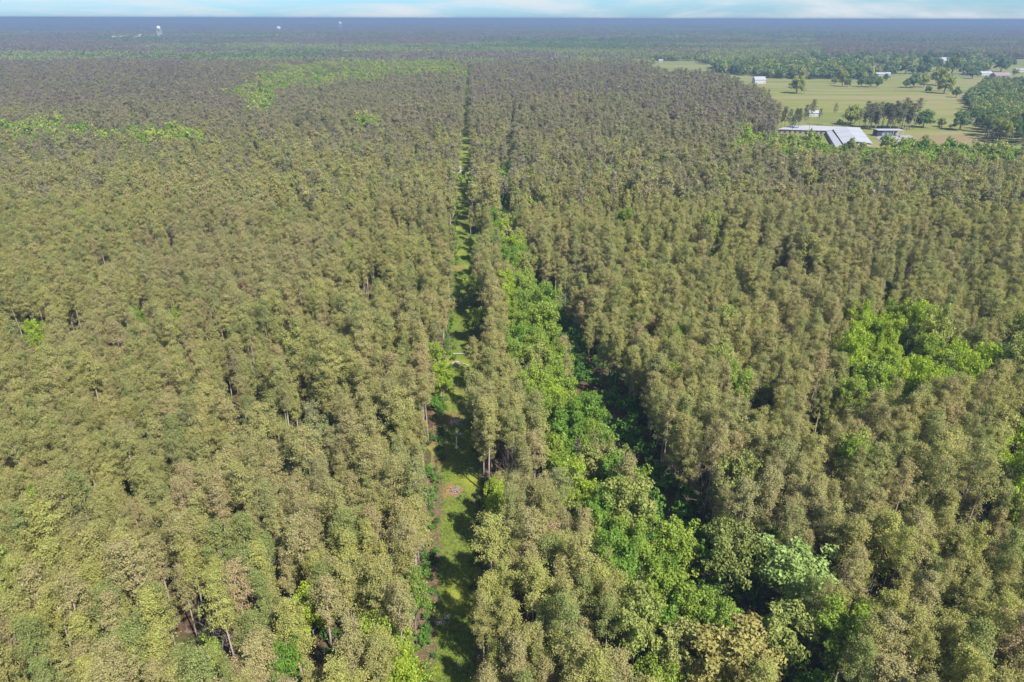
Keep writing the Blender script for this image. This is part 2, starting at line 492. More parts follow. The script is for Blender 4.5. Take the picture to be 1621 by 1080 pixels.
def point_mass(name, X, Y, IDX, ROT, SCL, Z=None):
    """one object whose modifier puts a tree on each of its points"""
    n = len(X)
    me = bpy.data.meshes.new(name); me.vertices.add(n)
    co = np.zeros((n, 3), np.float32); co[:, 0] = X; co[:, 1] = Y
    if Z is not None: co[:, 2] = Z
    me.vertices.foreach_set('co', co.ravel())
    a = me.attributes.new('idx', 'INT', 'POINT'); a.data.foreach_set('value', np.asarray(IDX, np.int32))
    a = me.attributes.new('rot', 'FLOAT_VECTOR', 'POINT'); a.data.foreach_set('vector', np.asarray(ROT, np.float32).ravel())
    a = me.attributes.new('scl', 'FLOAT_VECTOR', 'POINT'); a.data.foreach_set('vector', np.asarray(SCL, np.float32).ravel())
    o = bpy.data.objects.new(name, me); link(o)
    md = o.modifiers.new('trees', 'NODES'); md.node_group = GN
    return o

GN = bpy.data.node_groups.new('trees_on_points', 'GeometryNodeTree')
GN.interface.new_socket('Geometry', in_out='INPUT', socket_type='NodeSocketGeometry')
GN.interface.new_socket('Geometry', in_out='OUTPUT', socket_type='NodeSocketGeometry')
gi = GN.nodes.new('NodeGroupInput'); go = GN.nodes.new('NodeGroupOutput')
ci = GN.nodes.new('GeometryNodeCollectionInfo'); ci.inputs['Collection'].default_value = src
ci.inputs['Separate Children'].default_value = True; ci.inputs['Reset Children'].default_value = True
iop = GN.nodes.new('GeometryNodeInstanceOnPoints'); iop.inputs['Pick Instance'].default_value = True
def named(t, nm):
    n = GN.nodes.new('GeometryNodeInputNamedAttribute'); n.data_type = t; n.inputs[0].default_value = nm
    return next(s for s in n.outputs if s.enabled and s.name == 'Attribute')
GN.links.new(gi.outputs[0], iop.inputs['Points']); GN.links.new(ci.outputs[0], iop.inputs['Instance'])
GN.links.new(named('INT', 'idx'), iop.inputs['Instance Index'])
e2r = GN.nodes.new('FunctionNodeEulerToRotation'); GN.links.new(named('FLOAT_VECTOR', 'rot'), e2r.inputs[0])
GN.links.new(e2r.outputs[0], iop.inputs['Rotation']); GN.links.new(named('FLOAT_VECTOR', 'scl'), iop.inputs['Scale'])
GN.links.new(iop.outputs[0], go.inputs[0])

# ------------------------------------------------------------------ layout of the land
# the cut strip runs straight away from us, slightly to the left
SL = -0.0573
def track_x(y): return -5.3 + SL * y
GAP = GP([(803, 160), (812, 200), (806, 260), (797, 330), (800, 372), (808, 420), (838, 465), (895, 530), (948, 610), (1000, 700), (1060, 800),
          (1105, 870), (1150, 930), (1195, 1000), (1250, 1090), (1330, 1260)])
CHAIN = GP([(806, 395), (832, 450), (850, 500), (872, 590), (905, 670), (955, 745), (1005, 820), (1045, 890), (1085, 960), (1110, 1030), (1150, 1140)], 8.0)
# land behind the wood's far edge on the right is open farmland
OPEN = np.array([gp(a, b, 18) for a, b in [(1035, 112), (1130, 116), (1180, 130), (1212, 148), (1236, 170), (1228, 200), (1203, 222), (1215, 243), (1400, 248), (1621, 254), (1900, 260)]]
                + [gp(a, b, 0) for a, b in [(1900, 93), (1621, 92), (1500, 89), (1400, 89), (1290, 91), (1220, 101), (1130, 103), (1100, 96), (1020, 97)]])
GROVE = [GP(p, 3) for p in (
    [(1128, 103), (1262, 104), (1262, 121), (1225, 121), (1180, 117), (1132, 112)],       # dark woodlot beyond the plantation
    [(1256, 108), (1300, 106), (1376, 108), (1374, 123), (1310, 122), (1258, 123)],       # hedge like wood across the field
    [(1527, 152), (1560, 128), (1700, 128), (1800, 240), (1621, 226), (1580, 222), (1560, 212), (1552, 196), (1536, 176)])]   # right wood

for _pl in (GAP, CHAIN): _pl[:, 0] -= 5.0 * np.clip((330 - _pl[:, 1]) / 120, 0, 1)

def broad_zone(x, y):
    px, py, _ = project(x, y, 14.0)
    px = px + 110 * (fnoise(x, y, 70) - .5); py = py + 34 * (fnoise(x + 500, y, 55) - .5)
    z = inside(px, py, [(-80, 198), (70, 203), (130, 212), (300, 208), (300, 228), (120, 226), (-80, 226)])
    z |= inside(px, py, [(350, 150), (420, 118), (520, 98), (700, 92), (740, 108), (740, 132), (640, 128), (520, 138), (450, 152), (420, 190), (370, 175)])
    z |= inside(px, py, [(548, 186), (612, 198), (612, 216), (545, 206)])
    z |= inside(px, py, [(1190, 206), (1230, 208), (1430, 222), (1700, 232), (1700, 252), (1200, 246)])
    return z

rs = np.random.RandomState(11)
TALL = [(40, 548), (72, 556), (92, 549), (104, 560), (118, 552), (134, 545), (152, 558), (228, 535), (262, 545), (274, 538), (288, 549), (598, 470), (612, 478)]
TALLXY = [gp(a, b, 2) for a, b in TALL]
# --- plantation rows, near and middle distance
def rows(y0, y1, sx, sy, jit, drop):
    ys = np.arange(y0, y1, sy); xm = .82 * y1 + 60
    xs = np.arange(-xm, xm, sx)
    X, Y = np.meshgrid(xs, ys); X = X.ravel(); Y = Y.ravel()
    X = X + SL * Y + rs.uniform(-jit, jit, X.size) * sx + 5 * (vnoise(X, Y, 60) - .5); Y = Y + rs.uniform(-jit, jit, Y.size) * sy
    k = (np.abs(X) < .80 * Y + 50) & (rs.rand(X.size) > drop)
    return X[k], Y[k]
XA, YA = rows(34, 420, 3.6, 3.35, .38, .08)
XB, YB = rows(420, 950, 4.8, 4.6, .38, .05)
XC, YC = rows(950, 1500, 6.2, 6.2, .42, .04)
X = np.concatenate([XA, XB, XC]); Y = np.concatenate([YA, YB, YC])
dtrack = X - track_x(Y)
half = 5.7 - 1.0 * np.clip((Y - 170) / 80, 0, 1) + 2.9 * (vnoise(X, Y, 11) - .5)
keep = (dtrack < -half - .2) | (dtrack > half - .6)
dg = line_dist(X, Y, GAP); dc = line_dist(X, Y, CHAIN)
gapw = np.where(Y < 330, 6.4, np.where(Y < 520, 3.4, np.clip(3.2 * vnoise(X, Y, 30) + .6 - (Y - 600) / 220, 0, 4)))
keep &= ~((dg < gapw) & (X > track_x(Y) + 8))
keep &= ~((dc < np.where(Y < 225, 7.6, 4.5)) & (Y < 330) & (rs.rand(X.size) < .92))
CLUMP2 = GP([(1575, 700), (1660, 690), (1700, 840), (1600, 830), (1580, 760)], 11)
keep &= ~inside(X, Y, CLUMP2)
CLUMP = GP([(1322, 545), (1350, 520), (1440, 500), (1480, 560), (1560, 560), (1640, 545), (1660, 622), (1560, 625), (1470, 628), (1450, 650), (1345, 650)], 11)
keep &= ~inside(X, Y, CLUMP)
opn = inside(X, Y, OPEN)
keep &= ~opn
for cx_, cy_ in TALLXY: keep &= ~((np.abs(X - cx_) < 3.4) & (Y > cy_ - 13) & (Y < cy_ + 2.2))
# thinner places inside the plantation
thin = fnoise(X, Y, 34)
keep &= ~((thin > .63) & (rs.rand(X.size) < np.where(Y < 130, .3, .6)) & (Y < 700))
holes = vnoise(X + 77, Y + 13, 9.5)
keep &= ~((holes > np.where(Y < 125, .93, .86)) & (Y < 600))
slots = vnoise((X - SL * Y) + 300, Y * .38 + 50, 3.4)
keep &= ~((slots > np.where(Y < 125, .90, .81)) & (Y < 650))
for hx, hy, hr in [(112, 548, 6.5), (60, 552, 5.5), (275, 522, 5.0), (225, 520, 3.5), (610, 460, 4), (470, 985, 3.2), (335, 1050, 3.2), (1380, 450, 5)]:
    cx_, cy_ = gp(hx, hy, 3)
    keep &= (((X - cx_) / (hr * 1.4)) ** 2 + ((Y - cy_) / hr) ** 2) > 1
X, Y, thin = X[keep], Y[keep], thin[keep]
n = X.size
bz = broad_zone(X, Y)
lf = fnoise(X + 900, Y, 90)
pb = np.where(bz, .88, np.clip((lf - .60) * 3.2, .012, .6))
pb = np.where((Y < 420) & ~bz, np.minimum(pb, .05), pb)
isb = rs.rand(n) < pb
ZR = rs.uniform(0, 2 * math.pi, n)
HS = rs.uniform(.80, 1.12, n) * (1 + .28 * (fnoise(X, Y, 38) - .5)); WS = HS * rs.uniform(.75, 1.2, n)
is_bare = (~isb) & (rs.rand(n) < .026) & (np.abs(X - track_x(Y)) > 9.5)
is_rust = (~isb) & (~is_bare) & (rs.rand(n) < .022)

# --- hand placed trees of note: pixel of crown centre, height of that centre, kind, variant scale, label
NOTE = [
 (1268, 905, 10, 'pale', 1.38, 1.05, 'large pale green broadleaf tree with a domed crown above the dark creek gap'),
 (1340, 1012, 8, 'broad', .95, 1.0, 'vivid green broadleaf tree below the large pale green crown'),
 (1250, 992, 11, 'mixed', 1.15, 1.15, 'tall dull green tree just below the pale domed crown'),
 (1165, 1040, 8, 'orange', 1.30, 1.0, 'broad orange tinged tree with bare limbs showing at the bottom edge'),
 (1163, 872, 11, 'mixed', 1.0, 1.15, 'olive green tree standing alone in the dark creek gap'),
 (1072, 858, 8, 'broad', .95, .95, 'round bright green tree on the creek side, beside the dark gap'),
 (1000, 868, 8, 'broad', .85, .95, 'bright green tree left of the round one on the creek side'),
 (968, 745, 9, 'broad', .85, 1.0, 'mid green tree in the creek belt beside a grey bare trunk'),
 (998, 800, 10, 'mixed', 1.05, 1.1, 'olive green tree in the creek belt above the bright ones'),
 (1040, 930, 8, 'broad', .9, 1.0, 'bright green tree in the lower creek belt, left of the paler one'),
 (1090, 955, 7, 'broad', .85, .9, 'light green tree at the dark gap in the lower creek belt'),
 (1130, 975, 6, 'broad', .7, .8, 'small saturated green tree at the gap above the orange tinged tree'),
 (1075, 1020, 8, 'mixed', .95, 1.0, 'grey green tree left of the orange tinged tree'),
 (1010, 985, 9, 'mixed', .9, 1.1, 'slender olive tree left of the lower creek belt'),
 (880, 610, 9, 'broad', 1.0, 1.0, 'fresh green tree in the middle creek belt beside the dark gap'),
 (858, 642, 9, 'broad', .9, 1.0, 'green tree left of the fresh green one in the middle creek belt'),
 (905, 690, 9, 'broad', .95, .95, 'light green tree where the creek belt bends to the right'),
 (930, 655, 7, 'bushy', .9, .8, 'low shaded green tree inside the dark creek gap'),
 (862, 505, 11, 'broad', 1.05, 1.05, 'yellow green tree at the top of the creek belt'),
 (826, 540, 10, 'broad', .95, 1.05, 'tall green tree left of the top of the creek belt'),
 (756, 505, 6, 'broad', .75, .75, 'deep green tree crowding the right edge of the cut strip'),
 (748, 455, 6, 'broad', .85, .8, 'dark green tree leaning over the sunlit part of the cut strip'),
 (752, 385, 7, 'broad', .7, .8, 'light green tree at the strip edge below the bright grass'),
 (786, 795, 7, 'lime', .55, .95, 'narrow lime green tree on the right edge of the cut strip'),
 (700, 595, 6, 'lime', .6, .8, 'small lime green tree on the left edge of the cut strip'),
 (684, 560, 6, 'broad', .7, .75, 'deep green tree at the left strip edge beneath tall pines'),
 (1348, 560, 9, 'broad', .85, 1.0, 'bright green tree at the left end of the right hand green clump'),
 (1407, 545, 11, 'lime', .80, 1.25, 'tall light green column shaped tree in the right hand green clump'),
 (1400, 600, 7, 'broad', 1.0, .85, 'wide bright green tree at the foot of the column shaped one'),
 (1450, 588, 7, 'lime', .80, .9, 'lime green tree right of the wide bright green one'),
 (1368, 612, 6, 'broad', .8, .75, 'low bright green tree at the lower left of the right hand clump'),
 (1500, 582, 8, 'broad', .85, .9, 'green tree midway along the right hand green line'),
 (1545, 592, 8, 'broad', .85, .85, 'green tree in front of the bluish green one'),
 (1590, 568, 9, 'oak', .85, .95, 'dark bluish green tree at the right end of the green line'),
 (1600, 752, 7, 'broad', .95, 1.0, 'bright green tree at the right picture edge beside a dark hole'),
 (1410, 495, 9, 'broad', .55, .9, 'slim green tree above the column shaped one'),
 (492, 972, 7, 'lime', .60, .85, 'bright yellow green sapling in a hole of the left plantation'),
 (215, 507, 9, 'broad', .60, .75, 'small vivid green tree among bare trunks in the left plantation'),
 (55, 530, 9, 'lime', .65, .75, 'small yellow green tree under leaning trunks at far left'),
 (280, 515, 8, 'broad', .55, .75, 'small green tree under thin trunks right of the vivid one'),
 (65, 805, 9, 'broad', .65, .8, 'green tree in a hole of the lower left plantation'),
 (12, 318, 13, 'lime', .8, .9, 'yellow green crown at the left picture edge'),
 (338, 1045, 6, 'broad', .55, .8, 'low green tree in a dark hole near the bottom'),
 (445, 1050, 6, 'broad', .6, .75, 'bright understorey tree beneath the bottom edge pines'),
 (640, 1065, 6, 'lime', .7, .8, 'yellow green tree at the bottom left edge of the strip'),
 (655, 945, 8, 'broad', .6, .85, 'green tree on the left strip edge among olive pines'),
 (470, 555, 12, 'mixed', .8, 1.0, 'grey green crown in the middle of the left plantation'),
 (1310, 640, 6, 'broad', .5, .6, 'small shaded green tree left of the right hand clump'),
]
CAT = {}
def crown_mesh(kind, k):
    key = (kind, k)
    if key not in CAT:
        mat = {'broad': M_broad, 'lime': M_lime, 'pale': M_pale, 'mixed': M_mixed, 'orange': M_orange, 'oak': M_oak, 'bushy': M_bush}[kind]
        V, F = BROADS[k][0]
        CAT[key] = tri_mesh('broadleaf_crown', V, F, [mat], None, {'leaf': rs0.rand(len(F)), 'tone': np.zeros(len(F))})
    return CAT[key]
M_lime = foliage_mat('lime_leaves', [(0, (.220, .285, .034)), (.5, (.250, .300, .040)), (1, (.220, .285, .034))], trans=.4, leaf=(1.0, 1.8))

def place_broad(x, y, kind, w, h, label, group, k, rz):
    t = empty('broadleaf_tree', (x, y, 0), rz); t.scale = (w, w, h)
    tag(t, label, 'tree', group)
    link(bpy.data.objects.new('trunk', BROADS[k][1]), t)
    link(bpy.data.objects.new('crown', crown_mesh(kind, k)), t)
    return t

PT = {'olive green': foliage_mat('olive_needles', [(0, (.172, .164, .060)), (.5, (.188, .176, .066)), (1, (.172, .164, .060))], trans=.42),
      'yellow green': foliage_mat('yellow_green_needles', [(0, (.202, .196, .062)), (.5, (.190, .190, .060)), (1, (.202, .196, .062))], trans=.42),
      'tan tinged': foliage_mat('tan_needles', [(0, (.190, .168, .078)), (.5, (.180, .160, .074)), (1, (.190, .168, .078))], trans=.38),
      'dark green': foliage_mat('dark_needles', [(0, (.125, .145, .050)), (.5, (.138, .150, .052)), (1, (.125, .145, .050))], trans=.42)}
PT_W = ['olive green'] * 4 + ['yellow green'] * 3 + ['tan tinged'] * 2 + ['dark green'] * 2
def place_pine(x, y, k, s, rz, label, group=None, mat=None, lean=(0, 0)):
    t = empty('pine_tree', (x, y, 0), rz); t.scale = s; t.rotation_euler = (lean[0], lean[1], rz)
    tag(t, label, 'pine tree', group)
    link(bpy.data.objects.new('trunk', PINES[k][1]), t)
    me = PINES[k][0]
    if mat is not None:
        key = ('p', mat.name, k)
        if key not in CAT:
            m2 = me.copy(); m2.materials.clear(); m2.materials.append(mat); CAT[key] = m2
        me = CAT[key]
    link(bpy.data.objects.new('crown', me), t)
    return t

note_xy = []
rd = random.Random(8)
for i, (px, py, z, kind, w, h, lab) in enumerate(NOTE):
    k_ = i % 5
    h = max(h * 1.3, (14.0 if z <= 7 else 17.5) / bspecs[k_][0]); w = w * 1.12
    H_, b_0 = bspecs[k_][0], bspecs[k_][1]
    x, y = gp(px, py, H_ * (b_0 + (1 - b_0) * .55) * h)
    note_xy.append((x, y, 4.2 * w))
    place_broad(x, y, kind, w, h, lab, None, k_, rd.uniform(0, 6.28))
# keep plantation trees clear of them, and clear the line of sight in front of the low ones
NX = np.array(note_xy)
clear = np.ones(n, bool)
for (x, y, r), nn in zip(note_xy, NOTE):
    d = np.hypot(X - x, Y - y)
    clear &= d > max(2.6, r * .85)
    if nn[2] <= 9 and y < 420:                      # openings towards the south let them be seen
        L_ = (20 - nn[2]) / 100.0 * y * .8
        clear &= ~((np.abs(X - x * (Y / y)) < r * .62) & (Y < y) & (Y > y - L_))
X, Y, isb, is_bare, is_rust, ZR, HS, WS, bz = [a[clear] for a in (X, Y, isb, is_bare, is_rust, ZR, HS, WS, bz)]
n = X.size

# --- more trees of the creek belt
CX = []; CY = []
def free(x, y, r): return np.min(np.hypot(NX[:, 0] - x, NX[:, 1] - y)) > r and (not CX or np.min(np.hypot(np.array(CX) - x, np.array(CY) - y)) > r * .95)
ic = np.argsort(CHAIN[:, 1])
for yy in np.arange(58, 330, 1.6):
    cx = np.interp(yy, CHAIN[ic, 1], CHAIN[ic, 0])
    for q in range(5):
        if yy > 215 and rs.rand() < .66: continue
        x = cx + rs.uniform(-7.3, 7.3); y = yy + rs.uniform(-1, 1)
        if free(x, y, 5.0): CX.append(x); CY.append(y)
for q in range(1500):
    x = rs.uniform(CLUMP[:, 0].min(), CLUMP[:, 0].max()); y = rs.uniform(CLUMP[:, 1].min(), CLUMP[:, 1].max())
    if inside(np.array([x]), np.array([y]), CLUMP)[0] and free(x, y, 4.4): CX.append(x); CY.append(y)
for q in range(300):
    x = rs.uniform(CLUMP2[:, 0].min(), CLUMP2[:, 0].max()); y = rs.uniform(CLUMP2[:, 1].min(), CLUMP2[:, 1].max())
    if inside(np.array([x]), np.array([y]), CLUMP2)[0] and free(x, y, 5): CX.append(x); CY.append(y)
BX = np.concatenate([X[isb & (Y < 950)], CX]); BY = np.concatenate([Y[isb & (Y < 950)], CY])
belt = np.concatenate([np.zeros((isb & (Y < 950)).sum(), bool), np.ones(len(CX), bool)])
BS = rs.uniform(.62, 1.0, BX.size); BH = BS * rs.uniform(.9, 1.25, BX.size); BR = rs.uniform(0, 6.28, BX.size)
BH = np.where(belt, np.where(BX > 75, BH * 1.5, BH * 1.32), BH * 1.42)
bpx, bpy_, bdep = project(BX, BY, 12)
vis = (bpx > -10) & (bpx < 1631) & (bpy_ > 0) & (bpy_ < 1130)
ordr = np.argsort(np.where(vis, bdep / BS, 1e9))
NB_IND = min(225, int(vis.sum()))
bi = np.zeros(BX.size, bool); bi[ordr[:NB_IND]] = True
for q in np.where(bi)[0]:
    left = BX[q] < track_x(BY[q])
    if belt[q]:
        kd = rd.choice(['broad'] * 6 + ['mixed'] * 2 + ['lime']) if BX[q] < 75 else rd.choice(['broad', 'lime', 'lime', 'lime', 'mixed'])
        tn = {'broad': 'spring green', 'mixed': 'dull green', 'lime': 'lime green'}[kd]
        if BX[q] > 75: lab, grp = tn + ' broadleaf tree in the bright clump inside the right plantation', 'broadleaf trees of the right hand clump'
        else:
            part = 'lower' if BY[q] < 125 else ('middle' if BY[q] < 200 else 'upper')
            lab, grp = '%s broadleaf tree in the %s stretch of the green creek belt' % (tn, part), 'broadleaf trees of the creek belt'
    elif left: lab, grp, kd = 'scattered green broadleaf tree among the pines left of the strip', 'broadleaf trees in the left plantation', rd.choice(['broad', 'mixed', 'mixed', 'mixed'])
    else: lab, grp, kd = 'scattered green broadleaf tree among the pines right of the strip', 'broadleaf trees in the right plantation', rd.choice(['broad', 'mixed', 'mixed'])
    place_broad(BX[q], BY[q], kd, BS[q], BH[q], lab, grp, rd.randrange(5), BR[q])

# --- pines one by one: the ones that show largest
isp = ~isb & ~is_bare
ppx, ppy, pdep = project(X, Y, 14)
vis = (ppx > -15) & (ppx < 1636) & (ppy < 1140) & isp
ordr = np.argsort(np.where(vis, pdep, 1e9))
pi = np.zeros(n, bool); pi[ordr[:262]] = True
ecount = {'left': 0, 'right': 0}
def ordinal(k):
    names = ['', 'first', 'second', 'third', 'fourth', 'fifth', 'sixth', 'seventh', 'eighth', 'ninth', 'tenth', 'eleventh', 'twelfth']
    return names[k] if k < len(names) else '%dth' % k
gapx = lambda y: np.interp(y, GAP[::-1, 1], GAP[::-1, 0])
pq = np.where(pi)[0]
for q in pq[np.argsort(Y[pq])]:
    x, y = X[q], Y[q]; rust = is_rust[q]
    edge = abs(x - track_x(y)) < 10.5
    tone = rd.choice(PT_W) if not rust else 'rusty brown'
    side = 'left' if x < track_x(y) else 'right'
    dn = np.hypot(NX[:, 0] - x, NX[:, 1] - y); jn = int(np.argmin(dn))
    if edge:
        ecount[side] += 1
        lab, grp = '%s pine, %s from the bottom along the %s edge of the grassy strip' % (tone, ordinal(ecount[side]), side), 'pines along the edges of the strip'
    elif dn[jn] < 7.5:
        rel = 'behind' if y > NX[jn, 1] + 2.5 else ('in front of' if y < NX[jn, 1] - 2.5 else ('left of' if x < NX[jn, 0] else 'right of'))
        lab, grp = '%s pine %s the %s' % (tone, rel, ' '.join(NOTE[jn][6].split()[:10])), 'pines around the broadleaf trees'
        for w_ in (' in the', ' on the', ' among', ' at the', ' a', ' the', ' of', ' with', ' in', ' at', ' with a'):
            if lab.endswith(w_): lab = lab[:-len(w_)]
    elif side == 'left': lab, grp = '%s pine in the dense plantation left of the strip' % tone, 'pines of the left plantation'
    elif x < gapx(y): lab, grp = '%s pine between the grassy strip and the creek belt' % tone, 'pines between strip and creek'
    else: lab, grp = '%s pine in the plantation right of the dark creek gap' % tone, 'pines of the right plantation'
    lab = ' '.join(lab.split()[:16])
    lean = (rd.gauss(0, .025), rd.gauss(0, .025))
    place_pine(x, y, rd.randrange(8), (WS[q], WS[q], HS[q]), ZR[q], lab, grp, M_rust if rust else PT[tone], lean)

for i_, (x, y) in enumerate(TALLXY):
    place_pine(x, y, (1, 3)[i_ % 2], (.95, .95, .92 + .03 * (i_ % 4)), rd.uniform(0, 6), 'tall pine showing a long bare pale trunk above a hole in the left plantation',
               'bare trunked pines at holes in the left plantation', PT['olive green'], (rd.gauss(0, .03), rd.gauss(0, .05)))
# --- leafless trees one by one
bq = np.where(is_bare)[0]
bq = bq[np.argsort(Y[bq])]
bx_, by_, bd_ = project(X[bq], Y[bq], 12)
bq = bq[(bx_ > 0) & (bx_ < 1621) & (by_ < 1090)][:120]
bare_i = np.zeros(n, bool); bare_i[bq] = True
extra = [(860, 855, 9, 'pinkish grey leafless tree between the strip and the creek belt'), (820, 775, 8, 'leafless twiggy tree right of the narrow lime green tree'),
         (1600, 800, 9, 'whitish leafless tree at the right picture edge below the bright green tree'), (245, 560, 8, 'pale dead tree with forked limbs in the left plantation'),
         (640, 795, 10, 'grey twiggy tree among the pines left of the strip'), (935, 715, 10, 'grey dead trunk in the creek belt'), (345, 1030, 10, 'pale forked dead tree near the bottom left')]
for px, py, z, lab in extra:
    x, y = gp(px, py, z)
    o = bpy.data.objects.new('leafless_tree', BARES[rd.randrange(3)]); o.location = (x, y, 0); o.rotation_euler = (0, 0, rd.uniform(0, 6)); o.scale = (.8, .8, 1.05)
    link(o); tag(o, lab, 'bare tree')
for q in bq:
    o = bpy.data.objects.new('leafless_tree', BARES[rd.randrange(3)])
    o.location = (X[q], Y[q], 0); o.rotation_euler = (0, 0, ZR[q]); o.scale = (.75, .75, HS[q])
    link(o)
    s = 'left' if X[q] < track_x(Y[q]) else 'right'
    tag(o, 'leafless twiggy tree among the pines %s of the strip' % s, 'bare tree', 'leafless trees %s of the strip' % s)

# --- the rest of the plantation: one mass for pines, one for broadleaf trees
def pick(kind, m): return np.array(SRC[kind])[rs.randint(0, len(SRC[kind]), m)]
def rots(z, lean=.02):
    r = np.zeros((len(z), 3)); r[:, 2] = z; r[:, 0] = rs.normal(0, lean, len(z)); r[:, 1] = rs.normal(0, lean, len(z)); return r
rest = isp & ~pi
xr, yr, hr, wr, zr = X[rest], Y[rest], HS[rest], WS[rest], ZR[rest]
m = len(xr)
ppx_, ppy_, _d = project(xr, yr, 18.)
ppx_ = ppx_ + 150 * (fnoise(xr, yr, 90) - .5); ppy_ = ppy_ + 40 * (fnoise(xr + 700, yr, 80) - .5)
dz = inside(ppx_, ppy_, [(-60, 98), (330, 103), (500, 118), (420, 178), (250, 165), (-60, 175)]) | inside(ppx_, ppy_, [(740, 105), (1000, 108), (1240, 165), (1235, 215), (1060, 175), (900, 150), (760, 165)])
dull = (np.clip((yr - 200) / 500, 0, 1) * .8 + .9 * (fnoise(xr, yr + 500, 160) - .5) > rs.rand(m) * .6 + .08) | (dz & (rs.rand(m) < .85))  # stand tone, plus distance haze partly put into the needle colour
idx = np.where(yr < 330, pick('pine', m), np.where(dull, pick('pined_mid', m), pick('pine_mid', m)))
far_w = np.where(yr > 950, 1.35, np.where(yr > 420, 1.12, 1.0))
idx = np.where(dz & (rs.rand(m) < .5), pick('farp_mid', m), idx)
o = point_mass('pine_forest', xr, yr, idx, rots(zr), np.stack([wr * far_w, wr * far_w, hr], 1))
tag(o, 'dense olive and tan pine plantation covering the land on both sides of the strip', None, None, 'stuff')

r2 = is_bare & ~bare_i
xq, yq = X[r2], Y[r2]
o = point_mass('leafless_trees', xq, yq, pick('bare', len(xq)), rots(ZR[r2]), np.stack([WS[r2]] * 2 + [HS[r2] * 1.1], 1))
tag(o, 'leafless grey trees scattered through the farther plantation', None, None, 'stuff')

far_b = isb & (Y >= 950)
BX2 = np.concatenate([BX[~bi], X[far_b]]); BY2 = np.concatenate([BY[~bi], Y[far_b]])
m = len(BX2); sc = rs.uniform(.75, 1.15, m)
idx = np.where(BY2 < 300, pick('broad', m), np.where((rs.rand(m) < .42) | (BY2 > 900), pick('mixed_mid', m), pick('broad_mid', m)))
zonehit = broad_zone(BX2, BY2)
idx = np.where(zonehit, np.where(rs.rand(m) < .5, pick('broad_mid', m), pick('mixed_mid', m)), idx)
sc = np.where(zonehit, sc * 1.3, sc)
lowz = np.where(inside(*project(BX2, BY2, 14.)[:2], [(1180, 200), (1720, 222), (1720, 256), (1180, 250)]), .72, 1.1)
# the light green young growth between plantation and sheds
gx_, gy_ = [], []
Q = GP([(1196, 228), (1240, 224), (1440, 236), (1720, 250), (1720, 262), (1400, 262), (1205, 256)], 4)
while len(gx_) < 620:
    x, y = rs.uniform(Q[:, 0].min(), Q[:, 0].max()), rs.uniform(Q[:, 1].min(), Q[:, 1].max())
    if inside(np.array([x]), np.array([y]), Q)[0]: gx_.append(x); gy_.append(y)
BX2 = np.concatenate([BX2, gx_]); BY2 = np.concatenate([BY2, gy_]); k2 = len(gx_)
idx = np.concatenate([idx, np.where(rs.rand(k2) < .6, pick('lowbroad', k2), pick('lowmixed', k2))])
gpx, gpy, _d = project(np.array(gx_), np.array(gy_), 0.)
shed = (gpx > 1290) & (gpx < 1400)
sc = np.concatenate([sc, np.where(shed, rs.uniform(.45, .7, k2), rs.uniform(.55, 1.05, k2))]); lowz = np.concatenate([lowz, np.where(shed, rs.uniform(.8, 1.3, k2), rs.uniform(1.1, 1.8, k2))])
o = point_mass('broadleaf_forest', BX2, BY2, idx, rots(rs.uniform(0, 6.28, len(BX2))), np.stack([sc, sc, sc * lowz], 1))
tag(o, 'light green broadleaf growth scattered through and beyond the pine plantation', None, None, 'stuff')

# --- woods from one and a half kilometres to the horizon
def ring(y0, y1, step, scale):
    ys = np.arange(y0, y1, step); xm = .80 * y1 + 300
    X, Y = np.meshgrid(np.arange(-xm, xm, step), ys); X = X.ravel(); Y = Y.ravel()
    X = X + rs.uniform(-.5, .5, X.size) * step; Y = Y + rs.uniform(-.5, .5, Y.size) * step
    k = np.abs(X) < .78 * Y + 300
    return X[k], Y[k], np.full(k.sum(), scale)
parts_ = [ring(1500, 3200, 27, 1.0), ring(3200, 7000, 50, 1.5), ring(7000, 24000, 130, 3.0)]
FX = np.concatenate([p[0] for p in parts_]); FY = np.concatenate([p[1] for p in parts_]); FS = np.concatenate([p[2] for p in parts_])
k = ~inside(FX, FY, OPEN)
clr = fnoise(FX * .45, FY * 1.6, 260)
k &= ~((clr > .64) & (FY > 1700))                 # farm clearings lie as thin pale bands far out
FX, FY, FS = FX[k], FY[k], FS[k]
t1 = fnoise(FX * .5 + 4000, FY, 420); t2 = fnoise(FX * .5, FY + 9000, 300)
m = len(FX)
near_green = inside(*project(FX, FY, 14.)[:2], [(350, 70), (740, 72), (1300, 62), (1300, 96), (1000, 112), (740, 112), (400, 118)])
t1 = .5 + (t1 - .5) * 1.8 + rs.normal(0, .10, m); t2 = .5 + (t2 - .5) * 1.8 + rs.normal(0, .10, m)
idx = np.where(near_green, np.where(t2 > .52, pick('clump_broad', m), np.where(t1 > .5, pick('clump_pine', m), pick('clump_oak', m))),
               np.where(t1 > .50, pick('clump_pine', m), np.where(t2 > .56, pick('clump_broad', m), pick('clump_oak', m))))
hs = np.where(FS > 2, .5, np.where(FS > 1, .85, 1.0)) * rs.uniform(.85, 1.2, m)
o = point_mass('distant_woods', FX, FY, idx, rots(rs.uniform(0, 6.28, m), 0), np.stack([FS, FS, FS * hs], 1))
tag(o, 'blue hazed woods reaching from beyond the plantation to the horizon', None, None, 'stuff')

